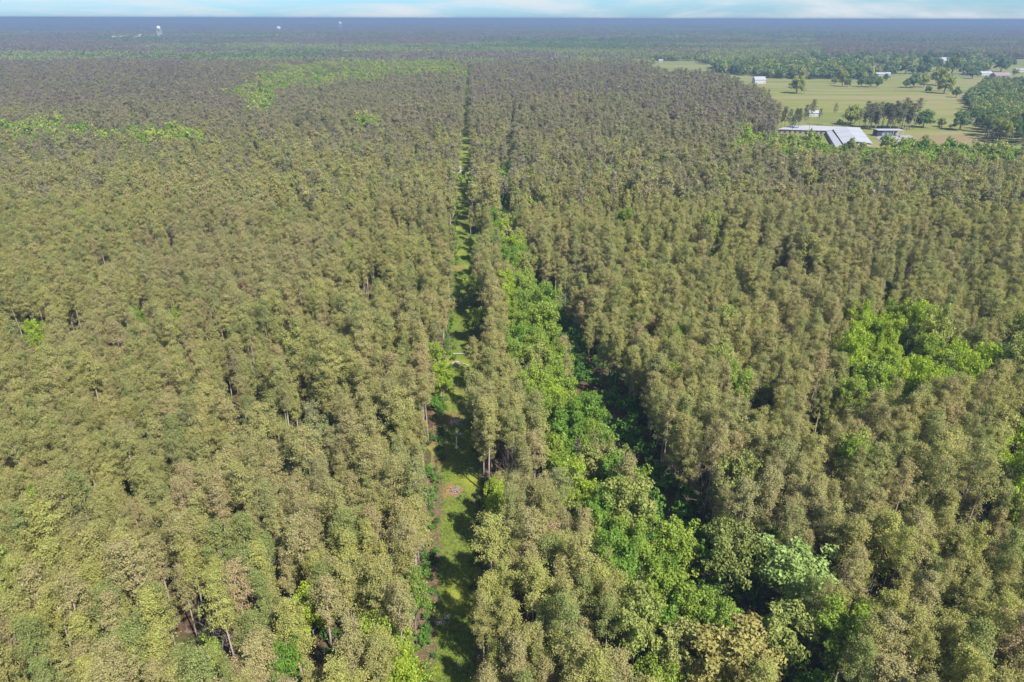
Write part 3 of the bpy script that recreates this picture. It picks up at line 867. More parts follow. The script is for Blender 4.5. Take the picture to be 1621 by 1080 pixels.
# --- understorey under and between the trees, and low growth along strip and creek
UX, UY = rows(40, 520, 3.4, 3.4, .5, .35)
d = np.abs(UX - track_x(UY)); kk = (d > 5.3) & ~inside(UX, UY, OPEN)
kk &= (fnoise(UX, UY, 22) > .44) | (line_dist(UX, UY, GAP) < 9) | (d < 8)
UX, UY = UX[kk], UY[kk]
ey = rs.uniform(60, 420, 520); es = rs.choice([-1, 1], 520)
ex = track_x(ey) + es * (5.6 - np.abs(rs.normal(0, 1.3, 520)))
UX = np.concatenate([UX, ex]); UY = np.concatenate([UY, ey]); m = len(UX); us = rs.uniform(.5, 1.35, m); us[-520:] = rs.uniform(.2, .62, 520)
us[:-520] = np.where(np.abs(UX - track_x(UY)) < 6.5, us * .6, us)[:-520]
us = np.where(line_dist(UX, UY, GAP) < 8, us * 1.5, us)
o = point_mass('undergrowth', UX, UY, pick('bush', m), rots(rs.uniform(0, 6.28, m), .1), np.stack([us, us, us * rs.uniform(.7, 1.5, m)], 1))
tag(o, 'green bushes and saplings growing under the pines and along the creek', None, None, 'stuff')

# ------------------------------------------------------------------ ground
def ground_mat():
    m = new_mat('forest_floor'); nt = m.node_tree
    geo = nt.nodes.new('ShaderNodeNewGeometry'); P = geo.outputs['Position']
    a = noise(nt, P, .12, 6, .65); b = noise(nt, P, .9, 4, .7)
    litter = ramp(nt, b, [(.3, (.055, .036, .024)), (.55, (.105, .066, .042)), (.75, (.150, .105, .070))])
    green = ramp(nt, b, [(.3, (.030, .055, .015)), (.7, (.070, .110, .028))])
    c = mix_rgb(nt, litter, green, ramp(nt, a, [(.44, (0, 0, 0)), (.60, (1, 1, 1))]))
    # open farmland far away where the woods stop
    n_ = nt.nodes.new('ShaderNodeVectorMath'); n_.operation = 'LENGTH'; nt.links.new(P, n_.inputs[0])
    far = nt.nodes.new('ShaderNodeMapRange'); nt.links.new(n_.outputs['Value'], far.inputs[0])
    far.inputs[1].default_value = 1500; far.inputs[2].default_value = 1800
    f2 = noise(nt, P, .0035, 4, .6)
    fld = ramp(nt, f2, [(.40, (.08, .10, .040)), (.5, (.120, .125, .060)), (.6, (.190, .175, .120))])
    c = mix_rgb(nt, c, fld, far.outputs[0])
    # beyond the modelled woods: the same woods seen as a dull cover
    fr = nt.nodes.new('ShaderNodeMapRange'); nt.links.new(n_.outputs['Value'], fr.inputs[0])
    fr.inputs[1].default_value = 15000; fr.inputs[2].default_value = 17000
    w = ramp(nt, noise(nt, P, .0006, 5, .65), [(.4, (.045, .060, .035)), (.6, (.075, .075, .048))])
    c = mix_rgb(nt, c, w, fr.outputs[0])
    bs = nt.nodes.new('ShaderNodeBsdfDiffuse'); nt.links.new(c, bs.inputs[0])
    bp = nt.nodes.new('ShaderNodeBump'); bp.inputs['Strength'].default_value = .6; bp.inputs['Distance'].default_value = .25
    nt.links.new(noise(nt, P, 1.6, 5, .7), bp.inputs['Height']); nt.links.new(bp.outputs[0], bs.inputs['Normal'])
    o = nt.nodes.new('ShaderNodeOutputMaterial'); nt.links.new(bs.outputs[0], o.inputs[0])
    return m
GR = 60000.0
mb = MB(); mb.poly([(-GR, -2000, 0), (GR, -2000, 0), (GR, GR, 0), (-GR, GR, 0)])
g = mb.build('ground', ground_mat()); tag(g, 'brown and green forest floor under the trees', None, None, 'structure')

def sheet(name, pts, z, mat, label):
    import mathutils.geometry as mg
    tris = mg.tessellate_polygon([[Vector((p[0], p[1], 0)) for p in pts]])
    me = bpy.data.meshes.new(name); me.from_pydata([(p[0], p[1], z) for p in pts], [], [tuple(t) for t in tris]); me.materials.append(mat)
    me.update()
    for p in me.polygons:
        if p.normal.z < 0: p.flip()
    o = bpy.data.objects.new(name, me); link(o); tag(o, label, None, None, 'structure'); return o

# grassy strip
def strip_mat():
    m = new_mat('strip_grass'); nt = m.node_tree
    geo = nt.nodes.new('ShaderNodeNewGeometry'); P = geo.outputs['Position']
    s = nt.nodes.new('ShaderNodeSeparateXYZ'); nt.links.new(P, s.inputs[0])
    # distance across the strip
    ac = math_n(nt, 'SUBTRACT', s.outputs[0], math_n(nt, 'ADD', math_n(nt, 'MULTIPLY', s.outputs[1], SL), -5.3))
    b = noise(nt, P, 1.3, 5, .7); a = noise(nt, P, .16, 5, .6)
    grass = ramp(nt, b, [(.30, (.048, .072, .016)), (.5, (.115, .145, .028)), (.68, (.190, .210, .038))])
    lit = ramp(nt, b, [(.30, (.080, .058, .036)), (.55, (.150, .105, .065)), (.75, (.240, .180, .120))])
    e = math_n(nt, 'MULTIPLY', math_n(nt, 'ADD', ac, 2.7), -.22)          # litter towards the left edge
    e = math_n(nt, 'ADD', e, math_n(nt, 'MULTIPLY', math_n(nt, 'MAXIMUM', math_n(nt, 'SUBTRACT', s.outputs[1], 105.0), 0.0), -.0022))
    a = math_n(nt, 'ADD', a, math_n(nt, 'MULTIPLY', math_n(nt, 'SUBTRACT', noise(nt, P, .42, 4, .65), .5), .55))
    f = math_n(nt, 'ADD', math_n(nt, 'MAXIMUM', e, -.16), a)
    e2 = math_n(nt, 'MULTIPLY', math_n(nt, 'SUBTRACT', ac, 2.2), .10)
    f = math_n(nt, 'ADD', f, math_n(nt, 'MAXIMUM', e2, 0.0))
    c = mix_rgb(nt, grass, lit, ramp(nt, f, [(.53, (0, 0, 0)), (.66, (1, 1, 1))]))
    yl = noise(nt, P, .07, 2, .5)
    c = mix_rgb(nt, c, (.260, .270, .040), math_n(nt, 'MULTIPLY', ramp(nt, yl, [(.52, (0, 0, 0)), (.7, (.7, .7, .7))]), 1.0))
    # needle patches (rusty red) where trees were felled
    for (px, py, r_) in [(712, 665, 5.0), (716, 778, 3.6), (722, 425, 5)]:
        gx, gy = gp(px, py)
        d_ = nt.nodes.new('ShaderNodeVectorMath'); d_.operation = 'DISTANCE'; nt.links.new(P, d_.inputs[0]); d_.inputs[1].default_value = (gx, gy, 0)
        dd = math_n(nt, 'ADD', math_n(nt, 'DIVIDE', d_.outputs['Value'], r_), math_n(nt, 'MULTIPLY', math_n(nt, 'SUBTRACT', noise(nt, P, .5, 4, .6), .5), 2.2))
        c = mix_rgb(nt, c, (.300, .135, .095), ramp(nt, dd, [(.30, (.8, .8, .8)), (.9, (0, 0, 0))]))
    bs = nt.nodes.new('ShaderNodeBsdfDiffuse'); nt.links.new(c, bs.inputs[0])
    bp = nt.nodes.new('ShaderNodeBump'); bp.inputs['Strength'].default_value = .8; bp.inputs['Distance'].default_value = .3
    nt.links.new(noise(nt, P, 2.2, 5, .75), bp.inputs['Height']); nt.links.new(bp.outputs[0], bs.inputs['Normal'])
    o = nt.nodes.new('ShaderNodeOutputMaterial'); nt.links.new(bs.outputs[0], o.inputs[0])
    return m
ys = list(np.arange(30, 1260, 2.5))
Lp = [(track_x(y) - 7.4 + rd.uniform(-1.0, 1.0), y) for y in ys]; Rp = [(track_x(y) + 6.8 + rd.uniform(-1.0, 1.0), y) for y in ys]
mb = MB()
for i in range(len(ys) - 1):
    mb.poly([(*Lp[i], .03), (*Rp[i], .03), (*Rp[i + 1], .03), (*Lp[i + 1], .03)])
t = mb.build('grassy_track', strip_mat()); tag(t, 'grassy cleared strip with brown needle litter running straight through the pines', None, None, 'structure')

# grass blades and litter tufts on the strip
tv = []; tf = []
rs5 = np.random.RandomState(4)
m = 26000
yy = 45 + 260 * rs5.rand(m) ** 1.4; xx = track_x(yy) + rs5.uniform(-5.2, 5.0, m)
nz = fnoise(xx, yy, 5)
k = nz > .42; xx, yy = xx[k], yy[k]; m = len(xx)
hh = rs5.uniform(.10, .42, m) * (.6 + nz[k]); an = rs5.uniform(0, 6.28, m); ww = rs5.uniform(.05, .16, m)
V = np.empty((m, 3, 3)); V[:, 0] = np.stack([xx - np.cos(an) * ww, yy - np.sin(an) * ww, np.full(m, .02)], 1)
V[:, 1] = np.stack([xx + np.cos(an) * ww, yy + np.sin(an) * ww, np.full(m, .02)], 1)
V[:, 2] = np.stack([xx + rs5.normal(0, .15, m), yy + rs5.normal(0, .15, m), hh], 1)
M_grass = foliage_mat('grass_tufts', [(0, (.070, .125, .022)), (.5, (.140, .190, .036)), (1, (.070, .125, .022))], trans=.4)
gm = tri_mesh('grass', V.reshape(-1, 3), np.arange(m * 3).reshape(m, 3), [M_grass], None, {'leaf': rs5.rand(m), 'tone': rs5.rand(m)})
gobj = link(bpy.data.objects.new('grass', gm)); tag(gobj, 'short tufts of grass growing on the cleared strip', None, None, 'stuff')

# farmland
def field_mat(name, cs, sc=.012, streak=True):
    m = new_mat(name); nt = m.node_tree
    geo = nt.nodes.new('ShaderNodeNewGeometry'); P = geo.outputs['Position']
    mp = nt.nodes.new('ShaderNodeMapping'); nt.links.new(P, mp.inputs[0]); mp.inputs['Scale'].default_value = (.35, 1.6, 1)
    a = noise(nt, mp.outputs[0], sc, 6, .62); b = noise(nt, P, .35, 4, .7)
    c = ramp(nt, a, [(.34, cs[0]), (.48, cs[1]), (.62, cs[2])])
    c = mix_rgb(nt, c, (1.3, 1.3, 1.25), math_n(nt, 'MULTIPLY', b, .6), 'MULTIPLY')
    bs = nt.nodes.new('ShaderNodeBsdfDiffuse'); nt.links.new(c, bs.inputs[0])
    o = nt.nodes.new('ShaderNodeOutputMaterial'); nt.links.new(bs.outputs[0], o.inputs[0])
    return m
M_field = field_mat('pasture', [(.105, .125, .036), (.150, .158, .050), (.190, .165, .085)])
M_field2 = field_mat('mown_field', [(.105, .135, .045), (.150, .165, .060), (.180, .165, .080)])
sheet('pasture', OPEN, .10, M_field2, 'pale green farmland beyond the plantation')
sheet('field', GP([(1190, 124), (1290, 124), (1370, 125), (1420, 123), (1505, 121), (1524, 150), (1545, 178), (1562, 214), (1600, 236), (1600, 250), (1180, 250), (1180, 150)]), .25, M_field, 'large yellow green pasture with tan patches behind the sheds')
sheet('dry_field', GP([(1430, 216), (1500, 212), (1560, 216), (1610, 232), (1560, 246), (1440, 240)]), .40, field_mat('dry_pasture', [(.125, .115, .052), (.165, .135, .070), (.180, .140, .085)]), 'tan dry pasture right of the sheds')
M_lane = plain('lane_gravel', (.22, .20, .165), .95, .2, .2)
def lane(pts, w, z=.5):
    P = GP(pts); mb = MB()
    for i in range(len(P) - 1):
        d = P[i + 1] - P[i]; nrm = np.array([-d[1], d[0]]) / np.hypot(*d) * w / 2
        mb.poly([(*(P[i] - nrm), z), (*(P[i + 1] - nrm), z), (*(P[i + 1] + nrm), z), (*(P[i] + nrm), z)])
    return mb
tag(lane([(1212, 138.5), (1290, 138), (1380, 139), (1500, 138)], 5).build('farm_lane', M_lane), 'pale gravel lane crossing the pasture', None, None, 'structure')
tag(lane([(1340, 120), (1400, 118.5), (1500, 118.5), (1620, 121)], 6).build('country_road', M_lane), 'pale country road in front of the farmhouses', None, None, 'structure')
tag(sheet('bare_earth', GP([(1395, 213), (1440, 213), (1448, 219), (1440, 224), (1398, 226), (1385, 218)]), .55, plain('concrete_yard', (.22, .21, .20), .9, .2, .1), 'grey concrete yard beside the open shed'), None)

# ------------------------------------------------------------------ buildings
M_roofw = plain('white_metal_roof', (.31, .315, .335), .6, .06, .4)
M_roofg = plain('grey_metal_roof', (.27, .28, .30), .6, .1, .4)
M_brick = plain('weathered_wall', (.27, .20, .20), .9, .15, .8)
M_white = plain('white_paint', (.42, .42, .41), .7, .06, .6)
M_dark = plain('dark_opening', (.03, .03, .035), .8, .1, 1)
M_brownr = plain('brown_shingle_roof', (.21, .16, .15), .9, .15, .6)
M_blue = plain('blue_grey_sheet', (.20, .22, .36), .6, .1, .6)
M_wood = plain('grey_timber', (.36, .32, .29), .9, .15, .8)
M_glass = plain('window_glass', (.05, .06, .08), .15, .1, 1)

def place(px, py, z=0): return (*gp(px, py, z), 0.0)

def gable_house(name, loc, rz, w, d, h, rh, wall, roof, label, cat, hip=False, wins=3, group=None, chimney=False):
    t = empty(name, loc, rz); tag(t, label, cat, group)
    mb = MB(); mb.box(-w / 2, w / 2, -d / 2, d / 2, 0, h)
    if not hip:
        for s in (-1, 1):
            x = s * (w / 2 - .01); mb.poly([(x, -d / 2, h), (x, d / 2, h), (x, 0, h + rh - .05)])
    mb.build('wall', wall, t)
    ov = .5; mb = MB(); th = .18
    W, D = w / 2 + ov, d / 2 + ov; rl = (W - (D if hip else 0)) if hip else W
    zt = h + rh
    for s in (-1, 1):
        a, b_, c_, d_ = (-W, s * D, h - .1), (W, s * D, h - .1), (rl, 0, zt), (-rl, 0, zt)
        mb.poly([a, b_, c_, d_]); mb.poly([(*p[:2], p[2] - th) for p in (a, b_, c_, d_)][::-1]); mb.poly([a, b_, (*b_[:2], b_[2] - th), (*a[:2], a[2] - th)])
    if hip:
        for s in (-1, 1): mb.poly([(s * W, -D, h - .1), (s * W, D, h - .1), (s * rl, 0, zt)])
    mb.build('roof', roof, t)
    for i in range(wins):
        x = -w / 2 + w * (i + .5) / wins
        f = MB().box(x - .65, x + .65, -d / 2 - .07, -d / 2 - .002, 1.1, 2.5).build('door' if i == wins // 2 else 'window', M_white, t)
        if i == wins // 2: f.location.z = -.95; MB().box(x - .5, x + .5, -d / 2 - .1, -d / 2 - .072, 1.2, 2.4).build('panel', M_wood, f)
        else: MB().box(x - .5, x + .5, -d / 2 - .1, -d / 2 - .072, 1.2, 2.4).build('pane', M_glass, f)
    if chimney: MB().box(w * .22, w * .22 + .9, .4, 1.3, h, zt + .9).build('chimney', M_brick, t)
    return t

# the long low sheds beyond the plantation
t = empty('long_shed', (*gp(1266, 206, 0), 0)); tag(t, 'long low shed with white flat roof and dull purple wall behind the green saplings', 'shed')
x0, y0 = gp(1266, 206, 0)
pl = lambda px, py, z: (gp(px, py, z)[0] - x0, gp(px, py, z)[1] - y0, z)
a, b_, c_, d_ = pl(1230, 203.5, 4), pl(1307, 205.5, 4), pl(1362, 200.5, 4.6), pl(1254, 196.5, 4.6)
mb = MB(); mb.poly([a, b_, c_, d_]); lo = lambda p: (p[0], p[1], p[2] - .35)
mb.poly([a, b_, lo(b_), lo(a)]); mb.poly([b_, c_, lo(c_), lo(b_)]); mb.poly([lo(d_), lo(c_), lo(b_), lo(a)]); mb.poly([d_, a, lo(a), lo(d_)])
mb.build('roof', M_roofw, t)
mb = MB(); dn = lambda p, z: (p[0], p[1], z)
sh = lambda p, q: (p[0] + q[0], p[1] + q[1], p[2] - .36)
A, B, C_, D_ = sh(a, (.8, .8)), sh(b_, (-.8, .8)), sh(c_, (-.8, -.8)), sh(d_, (.8, -.8))
for p, q in ((A, B), (B, C_), (C_, D_), (D_, A)): mb.poly([dn(p, 0), dn(q, 0), q, p])
mb.build('wall', M_brick, t)
for i in range(9):
    f = (i + .5) / 9; px_ = A[0] + (B[0] - A[0]) * f; py_ = A[1] + (B[1] - A[1]) * f
    w_ = MB().box(px_ - 1.1, px_ + 1.1, py_ - .12, py_ - .02, .9, 2.6).build('window', M_dark, t)

t = empty('large_shed', (*gp(1345, 222, 0), 0)); tag(t, 'large shed with pale white sloping metal roof running towards the plantation', 'shed')
x0, y0 = gp(1345, 222, 0)
e1, e2, e3, e4 = pl(1334, 226, 4.2), pl(1381, 226, 4.2), pl(1361, 201.5, 4.8), pl(1318, 203, 4.8)
rg1 = tuple((np.array(e1) + np.array(e2)) / 2 + np.array([0, 0, 1.6])); rg2 = tuple((np.array(e3) + np.array(e4)) / 2 + np.array([0, 0, 1.6]))
n_pan = 12
for i in range(n_pan):
    for lo_a, lo_b in ((e1, e4), (e2, e3)):
        f0, f1 = i / n_pan + .002, (i + 1) / n_pan - .002
        L0 = np.array(lo_a) * (1 - f0) + np.array(lo_b) * f0; L1 = np.array(lo_a) * (1 - f1) + np.array(lo_b) * f1
        R0 = np.array(rg1) * (1 - f0) + np.array(rg2) * f0; R1 = np.array(rg1) * (1 - f1) + np.array(rg2) * f1
        up = np.array([0, 0, .12 if i % 2 else .06])
        mb = MB(); mb.poly([L0 + up, L1 + up, R1 + up, R0 + up]); mb.poly([L0 - .1, R0 - .1, R1 - .1, L1 - .1]); mb.poly([L0 + up, R0 + up, R0 - .1, L0 - .1]); mb.poly([L0 + up, L0 - .1, L1 - .1, L1 + up])
        mb.build('roof_panel', M_roofw if (i % 4) else M_roofg, t)
mb = MB()
ins = [tuple(np.array(e) + np.array(o_)) for e, o_ in ((e1, (.8, .8, -.2)), (e2, (-.8, .8, -.2)), (e3, (-.8, -.8, -.2)), (e4, (.8, -.8, -.2)))]
for i in range(4): p, q = ins[i], ins[(i + 1) % 4]; mb.poly([dn(p, 0), dn(q, 0), q, p])
mb.build('wall', M_wood, t)
t = empty('side_shed', (*gp(1318, 222, 0), 0)); tag(t, 'narrow lean-to with grey white roof along the left side of the large shed', 'shed')
x0, y0 = gp(1318, 222, 0)
q1, q2, q3, q4 = pl(1325, 236, 3.2), pl(1333, 229, 3.6), pl(1316.5, 203, 3.6), pl(1306.5, 205, 3.2)
mb = MB(); mb.poly([q1, q2, q3, q4]); mb.poly([lo(q1), lo(q4), lo(q3), lo(q2)]); mb.poly([q1, lo(q1), lo(q2), q2]); mb.poly([q1, q4, lo(q4), lo(q1)])
mb.build('roof', M_roofg, t)
mb = MB()
for p, q in ((q1, q2), (q3, q4), (q4, q1), (q2, q3)): mb.poly([(p[0], p[1], 0), (q[0], q[1], 0), (q[0], q[1], q[2] - .36), (p[0], p[1], p[2] - .36)])
mb.build('wall', M_brick, t)

t = empty('open_shed', (*gp(1404, 214, 0), 0)); tag(t, 'open sided shed with flat white roof, blue panel wall and dark bay', 'shed')
MB().box(-12.5, 12.5, -5, 5, 5.6, 6.0).build('roof', M_roofw, t)
MB().box(-12, 12, 4.6, 4.8, 0, 5.58).build('back_wall', M_wood, t)
MB().box(-12, -7.5, -4.0, 4.5, 0, 5.4).build('bay_shade_block', M_dark, t)  # solid block, its dark colour stands in for the shade inside the bay
MB().box(-7.2, 1.5, -3.6, -3.4, 0, 4.9).build('blue_panel', M_blue, t)
for x in (2.5, 6.5, 11.7):
    MB().box(x, x + .35, -4.6, -4.25, 0, 5.58).build('post', M_white, t)
for x in (2.5, 11.7): MB().box(x, x + .35, 4.1, 4.45, 0, 5.58).build('post', M_wood, t)

def trailer(loc, rz, label, mat, L_=7.5):
    t = empty('farm_trailer', loc, rz); tag(t, label, 'trailer')
    MB().box(-L_ / 2, L_ / 2, -1.15, 1.15, .85, 1.05).build('deck', mat, t)
    MB().box(-L_ / 2, -L_ / 2 + .12, -1.1, 1.1, 1.05, 2.2).build('headboard', mat, t)
    for s in (-1, 1):
        for x in (.2, 1.3):
            mb = MB(); mb.tube([(x, s * 1.0, .42), (x, s * 1.25, .42)], .42, 10); mb.build('wheel', M_dark, t)
    MB().tube([(-L_ / 2, 0, .9), (-L_ / 2 - 1.6, 0, .6)], .08, 5).build('drawbar', M_dark, t)
for px, py, rz, lab, mt in [(1428, 217, .2, 'grey flatbed trailer parked at the far side of the concrete yard', M_wood), (1434, 221, -.1, 'dark trailer parked nearest the concrete yard edge', M_dark), (1418, 219, .4, 'pale trailer in the middle of the concrete yard', M_white)]:
    trailer(place(px, py), rz, lab, mt)

gable_house('barn', place(1287, 183), 0, 13, 9, 4.2, 2.2, M_white, M_roofw, 'low white barn behind the thin pines at the field edge', 'barn', wins=4)
gable_house('small_house', place(1200, 131.5), .1, 19, 12, 6.5, 5.0, M_white, M_roofg, 'pale grey house at the corner where plantation meets pasture', 'house', wins=3)
gable_house('pavilion', place(1491, 97.5), 0, 32, 22, 5.0, 7.0, M_wood, M_roofw, 'farmhouse with wide white hipped roof in front of the far dark wood', 'house', hip=True, wins=5)
hz = [(1546, 101.5, 46, 14, 4.5, 3.5, M_white, M_roofg, 'long low pale house right of the white hipped roof'),
      (1558, 117.5, 22, 12, 4, 3.5, M_white, M_roofw, 'white roofed house left of the brown roofed one'),
      (1582, 121, 34, 16, 4, 5, M_brick, M_brownr, 'house with broad brown roof beside the right hand wood'),
      (1388, 90.5, 34, 14, 4, 3.5, M_white, M_roofw, 'long white roofed shed among far trees above the hedge like wood'),
      (1291, 90.5, 14, 9, 4, 3.5, M_white, M_roofw, 'small white roofed shed left among the far trees'),
      (1338, 93, 14, 9, 4, 3, M_white, M_brownr, 'brown roofed cottage beside the far lawn'),
      (1357, 90, 15, 9, 4, 3, M_white, M_roofg, 'grey roofed cottage between the far lawns'),
      (1308, 93.5, 16, 10, 4, 3, M_brick, M_brownr, 'brown cottage right of the small white shed'),
      (1393, 118.5, 18, 9, 3.5, 2.5, M_white, M_roofw, 'white bungalow by the country road'),
      (1404, 118, 9, 7, 3.5, 2.5, M_white, M_roofg, 'pale outbuilding next to the white bungalow'),
      (1425, 97, 24, 11, 4, 3, M_white, M_roofw, 'pale houselet at the left of the upper lawn'),
      (1440, 94, 18, 10, 4, 3, M_white, M_roofg, 'grey white house left of the white hipped roof'),
      (1530, 117, 12, 8, 4, 3, M_white, M_roofw, 'white shed in front of the long low pale house'),
      (1613, 112, 22, 12, 4, 3, M_white, M_roofg, 'pale house at the right picture edge'),
      (1025, 102.5, 24, 12, 5, 5, M_brick, M_brownr, 'dark roofed farmhouse at the left end of the small field'),
      (998, 101.5, 20, 10, 4, 4, M_white, M_roofw, 'white barn left of the dark roofed farmhouse'),
      (1045, 98, 10, 8, 4, 3, M_white, M_roofw, 'tiny white shed at the top of the small field')]
for i, (px, py, w, d, h, rh, wl, rf, lab) in enumerate(hz):
    gable_house('farmhouse', place(px, py), rd.uniform(-.3, .3), w, d, h, rh, wl, rf, lab, 'house', wins=3, chimney=(i % 3 == 2))
far_h = [(188, 67, 60, 26, 'long white warehouse roof in the far left woods'), (202, 64.5, 34, 20, 'white roof right of the long warehouse'), (218, 67, 30, 18, 'small white roof at the right of the far left cluster'),
         (222, 63.5, 16, 14, 'tallest white block of the far left cluster')]
for px, py, w, d, lab in far_h:
    gable_house('warehouse', place(px, py), rd.uniform(-.3, .3), w, d, 17, 6, M_white, M_roofw, lab, 'warehouse', wins=0)

M_tower = plain('tower_paint', (.58, .58, .58), .5, .04, .3)
def water_tower(loc, H, r, label):
    t = empty('water_tower', loc); tag(t, label, 'water tower')
    prof = [(.3, H), (r * .55, H - r * .12), (r * .88, H - r * .42), (r, H - r * .8), (r, H - r * 1.25), (r * .82, H - r * 1.65), (r * .45, H - r * 1.95), (1.0, H - r * 2.05)]
    mb = MB(); mb.lathe([(0.01, H + .1)] + prof, 24); tk = mb.build('tank', M_tower, t)
    for p in tk.data.polygons: p.use_smooth = True
    for k in range(6):
        a = k * math.pi / 3 + .3
        MB().tube([(math.cos(a) * r * 1.35, math.sin(a) * r * 1.35, 0), (math.cos(a) * r * .95, math.sin(a) * r * .95, H - r * 1.3)], [1.1, .9], 6).build('leg', M_tower, t)
    MB().tube([(0, 0, 0), (0, 0, H - r * 2)], 1.1, 10).build('riser', M_tower, t)
    for z in (H * .22, H * .45):
        mb = MB(); rr = r * (1.35 - .4 * z / (H - r * 1.3))
        for k in range(6):
            a, b2 = k * math.pi / 3 + .3, (k + 1) * math.pi / 3 + .3
            mb.tube([(math.cos(a) * rr, math.sin(a) * rr, z), (math.cos(b2) * rr, math.sin(b2) * rr, z)], .25, 4)
        mb.build('brace_ring', M_tower, t)
    mb = MB(); mb.lathe([(r * 1.0, H - r * 1.28), (r * 1.14, H - r * 1.28), (r * 1.14, H - r * 1.18), (r, H - r * 1.18)], 24); mb.build('walkway', M_tower, t)
x, y = gp(252, 58, 20); water_tower((x, y, 0), 64, 9.5, 'white legged water tower standing tall in the far left woods')
x, y = gp(537.5, 44, 20); water_tower((x, y, 0), 70, 15, 'small pale water tower near the horizon left of the strip')
x, y = gp(440, 47, 20); water_tower((x, y, 0), 42, 16, 'low pale water tower left of the one near the horizon')

M_row = foliage_mat('row_pine_needles', [(0, (.075, .078, .046)), (.5, (.092, .088, .056)), (1, (.075, .078, .046))], trans=.3)
# ------------------------------------------------------------------ trees of the farmland
ND = {'pine': 0}
LOWC = []
for k in range(4):
    cr_ = broad_crown(300 + k, 8.6, .02, 4.1, 4.0, 26, 200, .34)
    LOWC.append(cr_)
def low_oak_mesh(kind, k):
    key = ('low', kind, k)
    if key not in CAT:
        mat = {'broad': M_broad, 'mixed': M_mixed, 'oak': M_oak}[kind]; V, F = LOWC[k]
        CAT[key] = tri_mesh('field_tree_crown', V, F, [mat], None, {'leaf': rs0.rand(len(F)), 'tone': np.zeros(len(F))})
    return CAT[key]
low_trunk = trunk_mb(900, 7.5, .3, .1, 5, 3.0).mesh('field_tree_trunk', M_greybark)
def far_oak(px, py, wpx, kind, lab, grp=None, tall=1.0):
    x, y = gp(px, py); dep = float(project(x, y, 5)[2]); w = wpx / FPX * dep / 8.4
    t = empty('broadleaf_tree', (x, y, .1), rd.uniform(0, 6)); t.scale = (w, w, w * tall)
    tag(t, lab, 'tree', grp)
    link(bpy.data.objects.new('trunk', low_trunk), t); link(bpy.data.objects.new('crown', low_oak_mesh(kind, rd.randrange(4))), t)
far_oak(1260, 147, 26, 'mixed', 'single round tree in the pasture right of the plantation corner')
far_oak(1468, 145, 10, 'oak', 'small round dark bush tree alone in the pasture')
far_oak(1460, 201, 27, 'oak', 'round green tree at the right end of the pine row')
far_oak(1489.5, 200, 14, 'mixed', 'small pale green tree right of the round green one')
far_oak(1518, 205, 27, 'oak', 'dark round tree alone left of the right hand wood', tall=1.1)
far_oak(1345, 197, 24, 'mixed', 'pale green tree in the row left of the dark pines', tall=1.25)
far_oak(1352, 195, 18, 'mixed', 'slim pale green tree beside the wider one in the row', tall=1.5)
far_oak(1328, 197, 9, 'oak', 'low dark green bush at the foot of the tree row')
far_oak(1196, 197, 34, 'broad', 'bright green round tree at the plantation corner', tall=.95)
far_oak(1178, 186, 32, 'oak', 'dark green tree at the plantation corner behind the bright one', tall=1.05)
far_oak(1172, 238, 32, 'mixed', 'grey green crown at the corner of the plantation', tall=1.3)
far_oak(1320, 132, 10, 'mixed', 'low yellow green bush tree in the middle of the pasture')
far_oak(1332, 136, 14, 'mixed', 'greyish tree left in the small pasture grove', tall=1.6)
far_oak(1340, 136.5, 11, 'oak', 'dark tree right in the small pasture grove', tall=1.2)
far_oak(1362, 137, 13, 'oak', 'dark slim tree at the left of the second pasture grove', tall=1.3)
far_oak(1377, 137, 20, 'oak', 'wide dark tree in the second pasture grove', tall=1.0)
far_oak(1387, 137, 13, 'oak', 'dark tree at the right of the second pasture grove', tall=1.2)
far_oak(1401, 127, 9, 'oak', 'small dark tree by the white bungalow', tall=1.2)
far_oak(1434, 138, 12, 'oak', 'low dark tree at the left of the third pasture grove', tall=1.2)
far_oak(1445, 138, 20, 'oak', 'wide dark tree of the third pasture grove', tall=1.1)
far_oak(1461, 137, 16, 'mixed', 'green tree at the right of the third pasture grove', tall=1.3)
far_oak(1493, 147, 26, 'mixed', 'wide grey green tree with a leaning crown near the right hand wood', tall=1.1)
far_oak(1512, 153, 13, 'oak', 'dark tree just left of the right hand wood', tall=1.2)
far_oak(1484, 134, 24, 'mixed', 'grey green tree behind the leaning one', tall=1.1)
far_oak(1405, 116, 18, 'oak', 'dark tree behind the white bungalow', tall=1.1)
far_oak(1432, 116, 20, 'oak', 'dark tree left of the upper lawn', tall=1.1)
far_oak(1462, 112, 24, 'oak', 'broad dark tree in the middle of the upper lawn', tall=1.0)
far_oak(1505, 117, 26, 'oak', 'dark rounded tree below the white hipped roof', tall=1.2)
far_oak(1523, 116, 14, 'oak', 'slim dark tree right of the rounded one', tall=1.4)
far_oak(1540, 116, 18, 'oak', 'dark tree left of the white roofed house', tall=1.0)
far_oak(1538, 123, 16, 'oak', 'low dark tree in front of the white roofed house', tall=1.0)
far_oak(1583, 112, 20, 'oak', 'dark tree behind the brown roofed house', tall=1.0)
far_oak(1344, 242, 17, 'mixed', 'grey green tree screening the near end of the large shed', tall=1.4)
far_oak(1334, 246, 12, 'oak', 'dark tree left of the grey green one before the large shed', tall=1.6)
far_oak(1399, 236, 17, 'broad', 'bright green tree in front of the open shed yard', tall=1.5)
far_oak(1362, 243, 14, 'mixed', 'dull green tree at the right end of the large shed', tall=1.3)
far_oak(1437, 233, 12, 'oak', 'dark tree right of the concrete yard', tall=1.3)
far_oak(1462, 232, 12, 'mixed', 'grey green tree at the dry pasture edge', tall=1.6)
